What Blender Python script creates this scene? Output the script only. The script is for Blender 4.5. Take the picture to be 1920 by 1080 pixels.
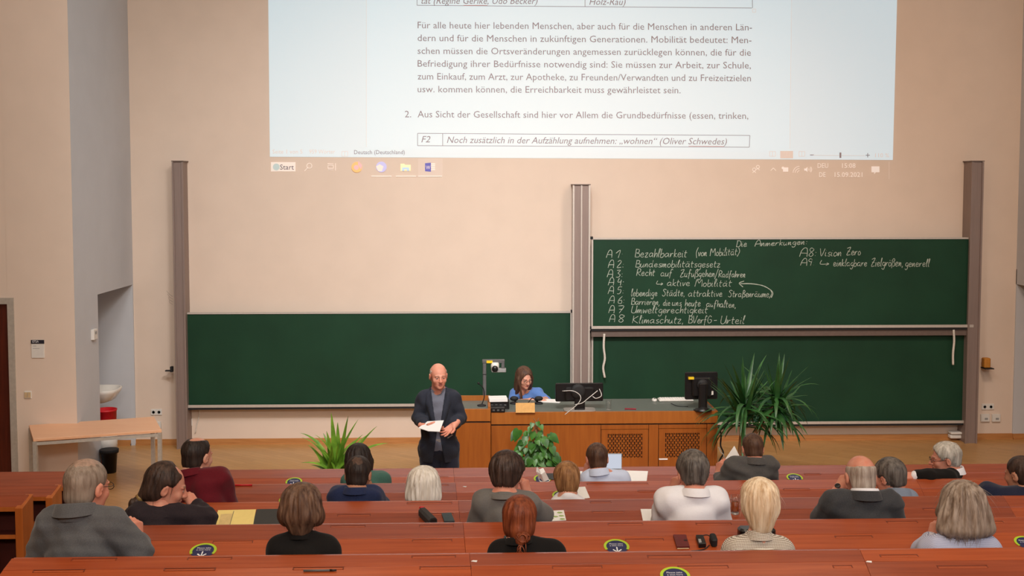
import bpy, math, random
import numpy as np
from mathutils import Vector, Matrix

random.seed(7)
rng = np.random.default_rng(11)
scene = bpy.context.scene
for o in list(bpy.data.objects):
    bpy.data.objects.remove(o)
COL = scene.collection
R = math.radians

def lin(c):
    c = c / 255.0
    return c / 12.92 if c <= 0.04045 else ((c + 0.055) / 1.055) ** 2.4
def RGB(r, g, b):
    return (lin(r), lin(g), lin(b), 1.0)

# ------------------------------------------------------------------ camera
F, PPX, PPY = 2100.0, 960.0, 477.0          # focal length and optical centre, pixels of a 1920x1080 frame
CAMZ = 3.39
PITCH, YAW = math.atan(127 / F), -math.atan(65 / F)
cam_d = bpy.data.cameras.new('camera')
cam = bpy.data.objects.new('camera', cam_d)
COL.objects.link(cam)
cam.location = (0, 0, CAMZ)
cam.rotation_euler = (math.pi / 2 - PITCH, 0, YAW)
cam_d.sensor_width = 36.0
cam_d.lens = F / 1920 * 36
cam_d.shift_y = -(540 - PPY) / 1920
cam_d.clip_end = 100
scene.camera = cam

# ------------------------------------------------------------------ colour management, world, lamps
scene.view_settings.view_transform = 'Standard'
scene.view_settings.look = 'None'
scene.view_settings.gamma = 1
scene.view_settings.use_curve_mapping = False
scene.view_settings.exposure = -0.2
w = bpy.data.worlds.new('world'); scene.world = w
w.use_nodes = True
w.node_tree.nodes['Background'].inputs[0].default_value = (0.9, 0.95, 1.0, 1)
w.node_tree.nodes['Background'].inputs[1].default_value = 0.05

def area(name, loc, target, sx, sy, power, color):
    l = bpy.data.lights.new(name, 'AREA'); l.shape = 'RECTANGLE'
    l.size, l.size_y, l.energy, l.color = sx, sy, power, color
    o = bpy.data.objects.new(name, l); COL.objects.link(o)
    o.location = loc
    o.rotation_euler = (Vector(target) - Vector(loc)).to_track_quat('-Z', 'Y').to_euler()
    return o
WARM = (1.0, 0.80, 0.58)
SOFTW = (1.0, 0.93, 0.84)
def spot_area(name, loc, target, sx, sy, power, color, spread):
    o = area(name, loc, target, sx, sy, power, color); o.data.spread = math.radians(spread); return o
# lights under the hall ceiling: some aimed at the stage wall, most others straight down on the rows
spot_area('stage_wall_light', (.4, 6.6, 7.3), (.3, 14.7, 1.1), 1.6, .8, 112, (1.0, 0.99, 1.0), 74)  # added for the projector's cool spill at the wall centre
spot_area('stage_wall_light', (4.3, 8.0, 7.3), (4.3, 14.7, 1.0), 1.6, .8, 84, (1.0, .77, .62), 110)
spot_area('stage_wall_light', (-2.4, 8.0, 7.3), (-3.0, 14.7, 1.4), 1.6, .8, 56, (0.95, 0.98, 1.0), 110)
area('ceiling_and_fill_light', (-1.9, 9.6, 7.45), (-1.9, 10.2, 0), 2.0, 1.0, 20, WARM)
area('ceiling_and_fill_light', (3.3, 9.6, 7.45), (3.3, 10.2, 0), 2.0, 1.0, 20, WARM)
area('ceiling_and_fill_light', (-2.2, 4.6, 7.45), (-2.2, 5.0, 0), 2.4, 1.2, 92, (1.0, .86, .66))
area('ceiling_and_fill_light', (3.0, 4.6, 7.45), (3.0, 5.0, 0), 2.4, 1.2, 92, (1.0, .86, .66))
area('ceiling_and_fill_light', (0, 0.4, 7.45), (0, 1.4, 0), 2.4, 1.2, 130, (1.0, .88, .72))
spot_area('ceiling_and_fill_light', (0.5, -3.4, 7.0), (0.5, 7.0, 0.6), 3.0, 1.2, 170, (1.0, .93, .86), 110)  # rear fill added behind the camera to brighten the audience's backs
# daylight from the windows of the hall, high behind the audience on the right
area('window_light', (7.6, 2.5, 4.6), (-3.0, 12.0, 1.5), 4.0, 2.4, 190, (0.74, 0.87, 1.0))

# ------------------------------------------------------------------ pixel helpers
_M = cam.rotation_euler.to_matrix()
_r, _u, _f = _M @ Vector((1, 0, 0)), _M @ Vector((0, 1, 0)), _M @ Vector((0, 0, -1))
CP = Vector((0, 0, CAMZ))
def ray(x, y):
    return _f + _r * ((x - PPX) / F) - _u * ((y - PPY) / F)
def at(x, y, Y):                 # point of the photograph on the plane world-Y = Y
    d = ray(x, y)
    return CP + d * (Y / d.y)
def atz(x, y, Z):                # ... on the level Z
    d = ray(x, y)
    return CP + d * ((Z - CAMZ) / d.z)
def atx(x, y, X):                # ... on the plane world-X = X
    d = ray(x, y)
    return CP + d * (X / d.x)
def hit(x, y, p0, n):            # ... on any plane
    d = ray(x, y)
    return CP + d * ((p0 - CP).dot(n) / d.dot(n))

# ------------------------------------------------------------------ objects
WL = {}
def tag(o, label=None, cat=None, group=None, kind=None):
    if label: o['label'] = label
    if cat: o['category'] = cat
    if group: o['group'] = group
    if kind: o['kind'] = kind
    return o
def empty(name, loc, label=None, cat=None, group=None):
    o = bpy.data.objects.new(name, None); COL.objects.link(o)
    o.empty_display_size = 0.1
    o.location = loc
    WL[o.name] = Vector(loc)
    return tag(o, label, cat, group)
def link_mesh(name, V, Fc, mats, parent=None, smooth=False, midx=None, loc=None):
    V = np.asarray(V, dtype=np.float64).reshape(-1, 3)
    if parent is not None:
        base = WL[parent.name]
    elif loc is not None:
        base = Vector(loc)
    else:
        lo, hi = V.min(0), V.max(0)
        base = Vector(((lo[0] + hi[0]) / 2, (lo[1] + hi[1]) / 2, lo[2]))
    V = V - np.array(base)
    me = bpy.data.meshes.new(name)
    if isinstance(Fc, np.ndarray):
        n = len(Fc)
        me.vertices.add(len(V)); me.vertices.foreach_set('co', V.astype(np.float32).ravel())
        me.loops.add(n * 4); me.loops.foreach_set('vertex_index', Fc.astype(np.int32).ravel())
        me.polygons.add(n)
        me.polygons.foreach_set('loop_start', np.arange(0, n * 4, 4, dtype=np.int32))
        me.update(calc_edges=True)
    else:
        me.from_pydata(V.tolist(), [], Fc)
    if not isinstance(mats, (list, tuple)): mats = [mats]
    for m in mats: me.materials.append(m)
    if smooth:
        me.polygons.foreach_set('use_smooth', np.ones(len(me.polygons), dtype=bool))
    if midx is not None:
        me.polygons.foreach_set('material_index', np.asarray(midx, dtype=np.int32))
    me.update()
    o = bpy.data.objects.new(name, me); COL.objects.link(o)
    if parent is not None:
        o.parent = parent
    else:
        o.location = base
    WL[o.name] = Vector(base)
    return o

def catmull(P, n=6):
    P = [Vector(p) for p in P]
    if len(P) < 3: return P
    Q = [P[0] * 2 - P[1]] + P + [P[-1] * 2 - P[-2]]
    out = []
    for i in range(1, len(Q) - 2):
        a, b, c, d = Q[i - 1], Q[i], Q[i + 1], Q[i + 2]
        for j in range(n):
            t = j / n
            out.append(0.5 * ((2 * b) + (c - a) * t + (2 * a - 5 * b + 4 * c - d) * t * t + (3 * b - a - 3 * c + d) * t ** 3))
    out.append(P[-1])
    return out

class MB:
    def __init__(s): s.V = []; s.F = []; s.mi = []; s.cur = 0
    def _add(s, V, Fc):
        o = len(s.V); s.V += [tuple(v) for v in V]
        s.F += [tuple(i + o for i in f) for f in Fc]; s.mi += [s.cur] * len(Fc)
        return s
    def hexa(s, P):   # 8 points: bottom 4 ccw, top 4 ccw
        return s._add(P, [(3, 2, 1, 0), (4, 5, 6, 7), (0, 1, 5, 4), (1, 2, 6, 5), (2, 3, 7, 6), (3, 0, 4, 7)])
    def box(s, c, size, rot=None):
        c = Vector(c); hx, hy, hz = size[0] / 2, size[1] / 2, size[2] / 2
        P = [Vector(p) for p in ((-hx, -hy, -hz), (hx, -hy, -hz), (hx, hy, -hz), (-hx, hy, -hz), (-hx, -hy, hz), (hx, -hy, hz), (hx, hy, hz), (-hx, hy, hz))]
        if rot is not None: P = [rot @ p for p in P]
        return s.hexa([p + c for p in P])
    def span(s, a, b):
        a, b = Vector(a), Vector(b)
        return s.box((a + b) / 2, [abs(b[i] - a[i]) for i in range(3)])
    def rbox(s, c, size, r=0.01, rot=None, n=3):   # box with rounded vertical edges and chamfered rim
        c = Vector(c); hx, hy, hz = size[0] / 2, size[1] / 2, size[2] / 2
        r = min(r, hx * .98, hy * .98); ch = min(r * .5, hz * .6)
        rings = []
        for z, ins in ((-hz, ch), (-hz + ch, 0), (hz - ch, 0), (hz, ch)):
            ring = []
            for (sx, sy, a0) in ((1, 1, 0), (-1, 1, 90), (-1, -1, 180), (1, -1, 270)):
                for k in range(n + 1):
                    a = R(a0 + 90 * k / n)
                    rr = max(r - ins, 1e-4)
                    ring.append(Vector((sx * (hx - r) + rr * math.cos(a), sy * (hy - r) + rr * math.sin(a), z)))
            rings.append(ring)
        m = len(rings[0]); V = [p for q in rings for p in q]
        if rot is not None: V = [rot @ p for p in V]
        Fc = [(i * m + j, i * m + (j + 1) % m, (i + 1) * m + (j + 1) % m, (i + 1) * m + j) for i in range(3) for j in range(m)]
        Fc += [tuple(range(m - 1, -1, -1)), tuple(range(3 * m, 4 * m))]
        return s._add([p + c for p in V], Fc)
    def tube(s, pts, r, n=8, cap=True, r2=None):
        pts = [Vector(p) for p in pts]; N = len(pts)
        rings = []; up = None
        for i, p in enumerate(pts):
            t = (pts[min(i + 1, N - 1)] - pts[max(i - 1, 0)])
            if t.length < 1e-9: t = Vector((0, 0, 1))
            t.normalize()
            if up is None:
                up = t.orthogonal().normalized()
            else:
                up = (up - t * up.dot(t))
                up = up.normalized() if up.length > 1e-6 else t.orthogonal().normalized()
            b = t.cross(up)
            rr = r if r2 is None else r + (r2 - r) * i / (N - 1)
            if callable(rr): rr = rr(i / (N - 1))
            rings.append([p + (up * math.cos(2 * math.pi * k / n) + b * math.sin(2 * math.pi * k / n)) * rr for k in range(n)])
        V = [q for g in rings for q in g]
        Fc = [(i * n + j, i * n + (j + 1) % n, (i + 1) * n + (j + 1) % n, (i + 1) * n + j) for i in range(N - 1) for j in range(n)]
        if cap: Fc += [tuple(range(n - 1, -1, -1)), tuple(range((N - 1) * n, N * n))]
        return s._add(V, Fc)
    def lathe(s, prof, c, n=24, rot=None, cap=True):
        c = Vector(c); V = []
        for (rr, z) in prof:
            for k in range(n):
                a = 2 * math.pi * k / n
                p = Vector((rr * math.cos(a), rr * math.sin(a), z))
                if rot is not None: p = rot @ p
                V.append(p + c)
        m = len(prof)
        Fc = [(i * n + j, i * n + (j + 1) % n, (i + 1) * n + (j + 1) % n, (i + 1) * n + j) for i in range(m - 1) for j in range(n)]
        if cap: Fc += [tuple(range(n - 1, -1, -1)), tuple(range((m - 1) * n, m * n))]
        return s._add(V, Fc)
    def poly(s, pts): return s._add(pts, [tuple(range(len(pts)))])
    def slab(s, pts, off):   # flat polygon given thickness along off
        n = len(pts); off = Vector(off)
        V = [Vector(p) for p in pts] + [Vector(p) + off for p in pts]
        Fc = [tuple(range(n - 1, -1, -1)), tuple(range(n, 2 * n))] + [(i, (i + 1) % n, n + (i + 1) % n, n + i) for i in range(n)]
        return s._add(V, Fc)
    def ball(s, c, r, n=12, m=8, rot=None):
        r = (r, r, r) if not isinstance(r, (tuple, list)) else r
        c = Vector(c); V = []; 
        for i in range(m + 1):
            th = math.pi * i / m
            for k in range(n):
                a = 2 * math.pi * k / n
                p = Vector((r[0] * max(math.sin(th), 1e-3) * math.cos(a), r[1] * max(math.sin(th), 1e-3) * math.sin(a), -r[2] * math.cos(th)))
                if rot is not None: p = rot @ p
                V.append(p + c)
        Fc = [(i * n + j, i * n + (j + 1) % n, (i + 1) * n + (j + 1) % n, (i + 1) * n + j) for i in range(m) for j in range(n)]
        return s._add(V, Fc)
    def build(s, name, mat, parent=None, smooth=False, loc=None, bevel=0):
        o = link_mesh(name, s.V, s.F, mat, parent, smooth, s.mi, loc)
        if bevel:
            b = o.modifiers.new('bevel', 'BEVEL'); b.width = bevel; b.segments = 2; b.limit_method = 'ANGLE'
        return o

# ------------------------------------------------------------------ materials
def newmat(name):
    m = bpy.data.materials.new(name); m.use_nodes = True
    nt = m.node_tree; b = nt.nodes['Principled BSDF']
    return m, nt, b
def noise_mix(nt, c1, c2, scale, stretch=(1, 1, 1), detail=4, lo=.35, hi=.65, coord='Object'):
    tc = nt.nodes.new('ShaderNodeTexCoord'); mp = nt.nodes.new('ShaderNodeMapping')
    mp.inputs['Scale'].default_value = stretch
    nt.links.new(tc.outputs[coord], mp.inputs['Vector'])
    n = nt.nodes.new('ShaderNodeTexNoise'); n.inputs['Scale'].default_value = scale; n.inputs['Detail'].default_value = detail
    nt.links.new(mp.outputs[0], n.inputs['Vector'])
    r = nt.nodes.new('ShaderNodeValToRGB')
    r.color_ramp.elements[0].position = lo; r.color_ramp.elements[0].color = c1
    r.color_ramp.elements[1].position = hi; r.color_ramp.elements[1].color = c2
    nt.links.new(n.outputs['Fac'], r.inputs['Fac'])
    return r, n, mp
def mat(name, col, rough=.5, metal=0, var=.06, scale=30, stretch=(1, 1, 1), bump=0, spec=.5, trans=0, emit=None, es=0, coat=0):
    m, nt, b = newmat(name)
    c = np.array(col[:3]); c1 = tuple(c * (1 - var)) + (1,); c2 = tuple(np.minimum(c * (1 + var), 1)) + (1,)
    r, n, mp = noise_mix(nt, c1, c2, scale, stretch)
    nt.links.new(r.outputs[0], b.inputs['Base Color'])
    b.inputs['Roughness'].default_value = rough; b.inputs['Metallic'].default_value = metal
    b.inputs['Specular IOR Level'].default_value = spec
    b.inputs['Coat Weight'].default_value = coat; b.inputs['Coat Roughness'].default_value = .15
    if trans: b.inputs['Transmission Weight'].default_value = trans
    if emit: b.inputs['Emission Color'].default_value = emit; b.inputs['Emission Strength'].default_value = es
    if bump:
        bp = nt.nodes.new('ShaderNodeBump'); bp.inputs['Strength'].default_value = bump; bp.inputs['Distance'].default_value = .004
        nt.links.new(n.outputs['Fac'], bp.inputs['Height']); nt.links.new(bp.outputs[0], b.inputs['Normal'])
    return m
def wood(name, c1, c2, stretch, scale=5, rough=.3, coat=0.0, spec=.5):
    m, nt, b = newmat(name)
    r, n, mp = noise_mix(nt, c1, c2, scale, stretch, detail=6, lo=.3, hi=.7)
    n.inputs['Distortion'].default_value = .4
    nt.links.new(r.outputs[0], b.inputs['Base Color'])
    b.inputs['Roughness'].default_value = rough; b.inputs['Coat Weight'].default_value = coat; b.inputs['Coat Roughness'].default_value = .2
    b.inputs['Specular IOR Level'].default_value = spec
    return m
def parquet(name):
    m, nt, b = newmat(name)
    tc = nt.nodes.new('ShaderNodeTexCoord'); mp = nt.nodes.new('ShaderNodeMapping')
    mp.inputs['Rotation'].default_value = (0, 0, R(38))
    nt.links.new(tc.outputs['Object'], mp.inputs['Vector'])
    br = nt.nodes.new('ShaderNodeTexBrick')
    br.inputs['Color1'].default_value = RGB(214, 163, 102); br.inputs['Color2'].default_value = RGB(202, 150, 91)
    br.inputs['Mortar'].default_value = RGB(176, 126, 74)
    br.inputs['Scale'].default_value = 1; br.inputs['Brick Width'].default_value = .6; br.inputs['Row Height'].default_value = .085
    br.inputs['Mortar Size'].default_value = .002; br.inputs['Bias'].default_value = 0
    nt.links.new(mp.outputs[0], br.inputs['Vector'])
    n = nt.nodes.new('ShaderNodeTexNoise'); n.inputs['Scale'].default_value = 6
    mp2 = nt.nodes.new('ShaderNodeMapping'); mp2.inputs['Rotation'].default_value = (0, 0, R(38)); mp2.inputs['Scale'].default_value = (1, 12, 1)
    nt.links.new(tc.outputs['Object'], mp2.inputs['Vector']); nt.links.new(mp2.outputs[0], n.inputs['Vector'])
    mx = nt.nodes.new('ShaderNodeMixRGB'); mx.blend_type = 'MULTIPLY'; mx.inputs[0].default_value = .35
    nt.links.new(br.outputs['Color'], mx.inputs[1]); nt.links.new(n.outputs['Fac'], mx.inputs[2])
    nt.links.new(mx.outputs[0], b.inputs['Base Color'])
    b.inputs['Roughness'].default_value = .32
    return m
def fabric(name, col, var=.15, scale=260, pattern=None, col2=None, rough=.9, freq=120, sheen=.15):
    m, nt, b = newmat(name)
    c = np.array(col[:3]); c1 = tuple(c * (1 - var)) + (1,); c2 = tuple(np.minimum(c * (1 + var), 1)) + (1,)
    r, n, mp = noise_mix(nt, c1, c2, scale)
    out = r.outputs[0]
    if pattern in ('check', 'stripe'):
        tc = nt.nodes.new('ShaderNodeTexCoord')
        if pattern == 'check':
            ck = nt.nodes.new('ShaderNodeTexChecker'); ck.inputs['Scale'].default_value = freq
            mp3 = nt.nodes.new('ShaderNodeMapping'); mp3.inputs['Rotation'].default_value = (0, R(45), 0)
            mp3.inputs['Scale'].default_value = (1, .001, 1)
            nt.links.new(tc.outputs['Object'], mp3.inputs['Vector']); nt.links.new(mp3.outputs[0], ck.inputs['Vector'])
            fac = ck.outputs['Fac']
        else:
            wv = nt.nodes.new('ShaderNodeTexWave'); wv.inputs['Scale'].default_value = freq; wv.bands_direction = 'Z'
            wv.inputs['Distortion'].default_value = .6
            nt.links.new(tc.outputs['Object'], wv.inputs['Vector']); fac = wv.outputs['Fac']
        mx = nt.nodes.new('ShaderNodeMixRGB'); mx.inputs[2].default_value = col2
        nt.links.new(fac, mx.inputs[0]); nt.links.new(out, mx.inputs[1]); out = mx.outputs[0]
    nt.links.new(out, b.inputs['Base Color'])
    b.inputs['Roughness'].default_value = rough; b.inputs['Specular IOR Level'].default_value = .2
    b.inputs['Sheen Weight'].default_value = sheen
    n2 = nt.nodes.new('ShaderNodeTexNoise'); n2.inputs['Scale'].default_value = 9; n2.inputs['Detail'].default_value = 3
    tc2 = nt.nodes.new('ShaderNodeTexCoord'); nt.links.new(tc2.outputs['Object'], n2.inputs['Vector'])
    bp = nt.nodes.new('ShaderNodeBump'); bp.inputs['Strength'].default_value = .4; bp.inputs['Distance'].default_value = .012
    nt.links.new(n2.outputs['Fac'], bp.inputs['Height']); nt.links.new(bp.outputs[0], b.inputs['Normal'])
    return m
def hairmat(name, c1, c2, scale=26, rough=.5):
    m, nt, b = newmat(name)
    r, n, mp = noise_mix(nt, c1, c2, scale, (1.6, 1.6, .22), detail=5, lo=.32, hi=.68)
    nt.links.new(r.outputs[0], b.inputs['Base Color'])
    b.inputs['Roughness'].default_value = rough; b.inputs['Specular IOR Level'].default_value = .3
    n2 = nt.nodes.new('ShaderNodeTexNoise'); n2.inputs['Scale'].default_value = 60; n2.inputs['Detail'].default_value = 2
    nt.links.new(mp.outputs[0], n2.inputs['Vector'])
    bp = nt.nodes.new('ShaderNodeBump'); bp.inputs['Strength'].default_value = .6; bp.inputs['Distance'].default_value = .006
    nt.links.new(n2.outputs['Fac'], bp.inputs['Height']); nt.links.new(bp.outputs[0], b.inputs['Normal'])
    return m
def skinmat(name, col):
    m, nt, b = newmat(name)
    c = np.array(col[:3]); r, n, mp = noise_mix(nt, tuple(c * np.array((1.0, .82, .78))) + (1,), tuple(np.minimum(c * 1.05, 1)) + (1,), 22, detail=3)
    nt.links.new(r.outputs[0], b.inputs['Base Color'])
    b.inputs['Roughness'].default_value = .5; b.inputs['Specular IOR Level'].default_value = .35
    b.inputs['Subsurface Weight'].default_value = .08; b.inputs['Subsurface Radius'].default_value = (.02, .008, .004)
    return m
def glassmat(name, col=(1, 1, 1, 1)):
    m, nt, b = newmat(name)
    tr = nt.nodes.new('ShaderNodeBsdfTransparent'); tr.inputs[0].default_value = col
    gl = nt.nodes.new('ShaderNodeBsdfGlossy'); gl.inputs['Roughness'].default_value = .08
    lw = nt.nodes.new('ShaderNodeLayerWeight'); lw.inputs[0].default_value = .12
    mx = nt.nodes.new('ShaderNodeMixShader'); nt.links.new(lw.outputs['Facing'], mx.inputs[0])
    nt.links.new(tr.outputs[0], mx.inputs[1]); nt.links.new(gl.outputs[0], mx.inputs[2])
    nt.links.new(mx.outputs[0], nt.nodes['Material Output'].inputs['Surface'])
    return m
def glow(name, col, s, base=(.3, .3, .3, 1)):
    m, nt, b = newmat(name)
    b.inputs['Base Color'].default_value = base; b.inputs['Roughness'].default_value = .9
    b.inputs['Emission Color'].default_value = col; b.inputs['Emission Strength'].default_value = s
    b.inputs['Specular IOR Level'].default_value = .1
    return m

WALLC = RGB(226, 206, 188)
M = {}
M['wall'] = mat('cream_wall_paint', WALLC, .85, var=.015, scale=3, bump=.05, spec=.2)
M['wall_grey'] = mat('grey_wall_paint', RGB(198, 199, 202), .85, var=.015, scale=3, bump=.05, spec=.2)
M['ceil'] = mat('white_ceiling_paint', RGB(225, 218, 208), .9, var=.01, scale=3)
M['floor'] = parquet('oak_parquet')
M['base'] = wood('oak_baseboard', RGB(176, 118, 66), RGB(196, 138, 82), (.6, 8, 8), rough=.4)
DS = (.5, 9, 9)
M['desk'] = wood('red_brown_veneer', RGB(150, 64, 31), RGB(172, 80, 41), DS, 4, .27, spec=.6)
M['desk2'] = wood('red_brown_veneer_light', RGB(160, 70, 33), RGB(182, 86, 43), DS, 4, .27, spec=.6)
M['desk3'] = wood('red_brown_veneer_dark', RGB(138, 61, 35), RGB(158, 74, 43), DS, 4, .26, spec=.7)
M['desk_side'] = wood('orange_veneer_edge', RGB(176, 92, 36), RGB(196, 108, 48), (4, 4, .5), 4, .4)
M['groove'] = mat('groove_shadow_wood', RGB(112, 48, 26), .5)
M['lip'] = mat('groove_lit_edge', RGB(178, 90, 54), .35)  # raised bars painted dark and light for a groove's shade and lit edge
M['dark_in'] = mat('dark_wood', RGB(70, 22, 14), .5)  # darker brown for shelves, side desk front panels and kick boards
M['counter'] = wood('counter_oak_veneer', RGB(142, 75, 20), RGB(158, 88, 27), (7, 7, .6), 4, .42)
M['counter_h'] = wood('counter_oak_band', RGB(154, 87, 28), RGB(168, 100, 37), (7, 7, .6), 4, .42)
M['countertop'] = mat('olive_linoleum', RGB(98, 105, 98), .45, var=.04)
M['black_gap'] = mat('dark_gap', RGB(38, 20, 10), .8)
M['board'] = mat('green_chalkboard', RGB(25, 61, 41), .55, var=.10, scale=1.6, spec=.25)
M['alu'] = mat('brushed_aluminium_bronze', RGB(146, 128, 120), .5, .25, var=.05, scale=8, stretch=(6, 6, .3))
M['alu_l'] = mat('light_aluminium', RGB(205, 196, 186), .4, .3, var=.03)
M['alu_d'] = mat('dark_rail', RGB(112, 96, 88), .5, .2)
M['chalk'] = mat('chalk', RGB(178, 188, 174), .95, var=.12, scale=200)
M['white'] = mat('white_plastic', RGB(226, 222, 214), .4, var=.02)
M['ceramic'] = mat('white_ceramic', RGB(232, 226, 216), .15, var=.01)
M['beige'] = mat('beige_plastic', RGB(206, 180, 140), .5)
M['black'] = mat('black_plastic', RGB(22, 21, 22), .35, var=.1)
M['black_m'] = mat('matt_black', RGB(24, 23, 24), .7, var=.1)
M['grey_d'] = mat('grey_plastic', RGB(92, 92, 92), .5)
M['grey_m'] = mat('light_grey_plastic', RGB(150, 150, 148), .5)
M['steel'] = mat('steel', RGB(176, 172, 166), .4, .6)
M['legmetal'] = mat('pale_lacquered_metal', RGB(186, 178, 166), .45, .2)
M['beech'] = wood('beech_top', RGB(236, 178, 136), RGB(242, 190, 150), (.8, 9, 9), 4, .4)
M['door'] = wood('dark_mahogany', RGB(66, 18, 8), RGB(88, 28, 12), (8, 8, .5), 4, .4)
M['paper'] = mat('white_paper', RGB(240, 238, 234), .8, var=.01)
M['yellow'] = mat('yellow_paper', RGB(250, 226, 142), .8, var=.02)
M['red'] = mat('red_plastic', RGB(200, 22, 34), .4)
M['green_p'] = mat('green_print', RGB(156, 180, 110), .8)
M['wine'] = mat('wine_leather', RGB(98, 32, 32), .45, var=.1, bump=.1)
M['slate'] = mat('slate_cover', RGB(58, 72, 76), .5)
M['charcoal'] = mat('charcoal_folder', RGB(58, 58, 56), .6)
M['navy_p'] = mat('navy_print', RGB(34, 40, 84), .5)
M['lime'] = mat('lime_print', RGB(176, 206, 44), .5)
M['white_p'] = mat('white_print', RGB(238, 238, 240), .6)
M['dark_p'] = mat('dark_print', RGB(30, 30, 44), .6)
M['ochre'] = mat('ochre_block', RGB(196, 128, 44), .6)
M['glass'] = glassmat('clear_glass')
M['tea'] = mat('amber_tea', RGB(196, 96, 28), .15, trans=.55)
M['yellow_l'] = mat('yellow_label', RGB(236, 200, 30), .5)
M['rope'] = mat('white_rope', RGB(216, 208, 196), .9, scale=80, var=.15, bump=.5)
M['cable_w'] = mat('pale_cable', RGB(206, 204, 198), .5)
M['soil'] = mat('soil', RGB(60, 42, 28), .95, scale=60, var=.3, bump=.5)
M['pot'] = mat('brown_planter', RGB(92, 64, 44), .6)
M['pot_w'] = mat('white_planter', RGB(210, 205, 198), .5)
def leafmat(name, a, b_):
    m, nt, b = newmat(name)
    r, n, mp = noise_mix(nt, a, b_, 7, detail=3)
    nt.links.new(r.outputs[0], b.inputs['Base Color'])
    b.inputs['Roughness'].default_value = .4
    b.inputs['Subsurface Weight'].default_value = .0
    return m
M['leaf_l'] = leafmat('fresh_leaf', RGB(74, 118, 28), RGB(124, 166, 52))
M['leaf_m'] = leafmat('glossy_leaf', RGB(30, 76, 24), RGB(68, 124, 40))
M['leaf_d'] = leafmat('dark_leaf', RGB(28, 70, 30), RGB(58, 104, 50))
M['stem'] = mat('brown_stem', RGB(128, 88, 52), .8, scale=40, var=.25, bump=.4)
# ================================================================== the room
YW = 14.7                                   # stage wall
XL = at(251, 600, YW).x                     # left end of the stage wall
XR = at(1903, 600, YW).x
YS = XL * 2100 / (145 - 895.)  #                                 # recessed left wall that faces the hall
ZC = 7.6
def struct(name, mb, m, bevel=0):
    o = mb.build(name, m, bevel=bevel); o['kind'] = 'structure'; return o
struct('floor', MB().span((-10, -5, -.1), (9, 16, 0)), M['floor'])
struct('ceiling', MB().span((-10, -5, ZC), (9, 16, ZC + .1)), M['ceil'])
struct('wall_front', MB().span((XL, YW, 0), (XR, YW + .2, ZC)), M['wall'])
# left return wall with the washbasin niche cut into it
n0 = atx(184, 600, XL).y; n1 = YW - .03
zt = atx(184, 552, XL).z
mb = MB()
mb.span((XL - .22, YS, 0), (XL, n0, ZC)); mb.span((XL - .22, n0, zt), (XL, YW, ZC)); mb.span((XL - .05, n1, 0), (XL, YW, zt))
struct('wall_left', mb, M['wall_grey'])
mb = MB()
mb.span((XL - .7, YW - .03, 0), (XL - .05, YW + .2, zt + .3)); mb.span((XL - .7, YS + .12, 0), (XL - .6, YW, zt + .3)); mb.span((XL - .7, YS + .12, zt), (XL - .22, YW, zt + .3))
struct('wall_niche', mb, M['wall_grey'])
xd = at(18, 700, YS).x
zd = at(10, 570, YS).z
mb = MB()
mb.span((xd + .0, YS - .004, 0), (XL - .22, YS + .12, ZC)); mb.span((XL - .22, YS - .004, 0), (XL, YS, ZC)); mb.span((-10, YS, zd), (xd, YS + .12, ZC))
struct('wall_left_stage', mb, M['wall'])
mb = MB().span((-9.9, -5, 0), (-9.8, YS, ZC)); struct('wall_left_hall', mb, M['wall'])
# right side wall with a mirrored niche
z2 = atx(1912, 534, XR).z
mb = MB(); mb.span((XR, 10.5, z2), (XR + .25, YW + .2, ZC)); mb.span((XR, 10.5, 0), (XR + .25, 12.3, z2)); mb.span((XR + .9, 10.4, 0), (XR + 1.0, YW + .2, z2 + .2))
mb.span((XR, YW - .02, 0), (XR + 1, YW + .2, z2 + .2)); mb.span((XR + .25, 10.5, z2), (XR + 1, YW, z2 + .2))
struct('wall_right', mb, M['wall_grey'])
struct('wall_right_hall', MB().span((8.0, -5, 0), (8.1, 10.6, ZC)), M['wall'])
struct('wall_back', MB().span((-10, -5.1, 0), (9, -5, ZC)), M['wall'])
# baseboards
def baseb(name, a, b, n):
    a, b, n = Vector(a), Vector(b), Vector(n)
    m_ = MB().slab([a, b, b + Vector((0, 0, .075)), a + Vector((0, 0, .075))], n * .02)
    m_.slab([a + Vector((0, 0, .0)), b, b + Vector((0, 0, .025)), a + Vector((0, 0, .025))], n * .035)
    struct(name, m_, M['base'])
baseb('baseboard_front', (XL, YW, 0), (XR, YW, 0), (0, -1, 0))
baseb('baseboard_niche', (XL - .6, YW - .03, 0), (XL - .06, YW - .03, 0), (0, -1, 0))
baseb('baseboard_right', (XR, YW - .02, 0), (XR + .9, YW - .02, 0), (0, -1, 0))
# door with frame at the far left
mb = MB(); mb.span((xd - 1.0, YS + .03, 0), (xd - .005, YS + .08, zd - .005))
d = mb.build('door_1', M['door']); d['kind'] = 'structure'
mb = MB(); mb.span((xd, YS - .02, 0), (xd + .07, YS + .0, zd + .07)); mb.span((xd - 1.0, YS - .02, zd), (xd, YS + .0, zd + .07))
struct('trim_1', mb, M['legmetal'])

# ================================================================== small things on the walls
def plate(name, x0, y0, x1, y1, Y, m, label, cat, thick=.02, group=None):
    a, b = at(x0, y0, Y), at(x1, y1, Y)
    e = empty(name, ((a.x + b.x) / 2, Y, min(a.z, b.z)), label, cat, group)
    MB().rbox(((a.x + b.x) / 2, Y - thick / 2, (a.z + b.z) / 2), (abs(b.x - a.x), abs(a.z - b.z), thick), .006,
              Matrix.Rotation(R(90), 3, 'X')).build('plate', m, e)
    return e, a, b
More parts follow.
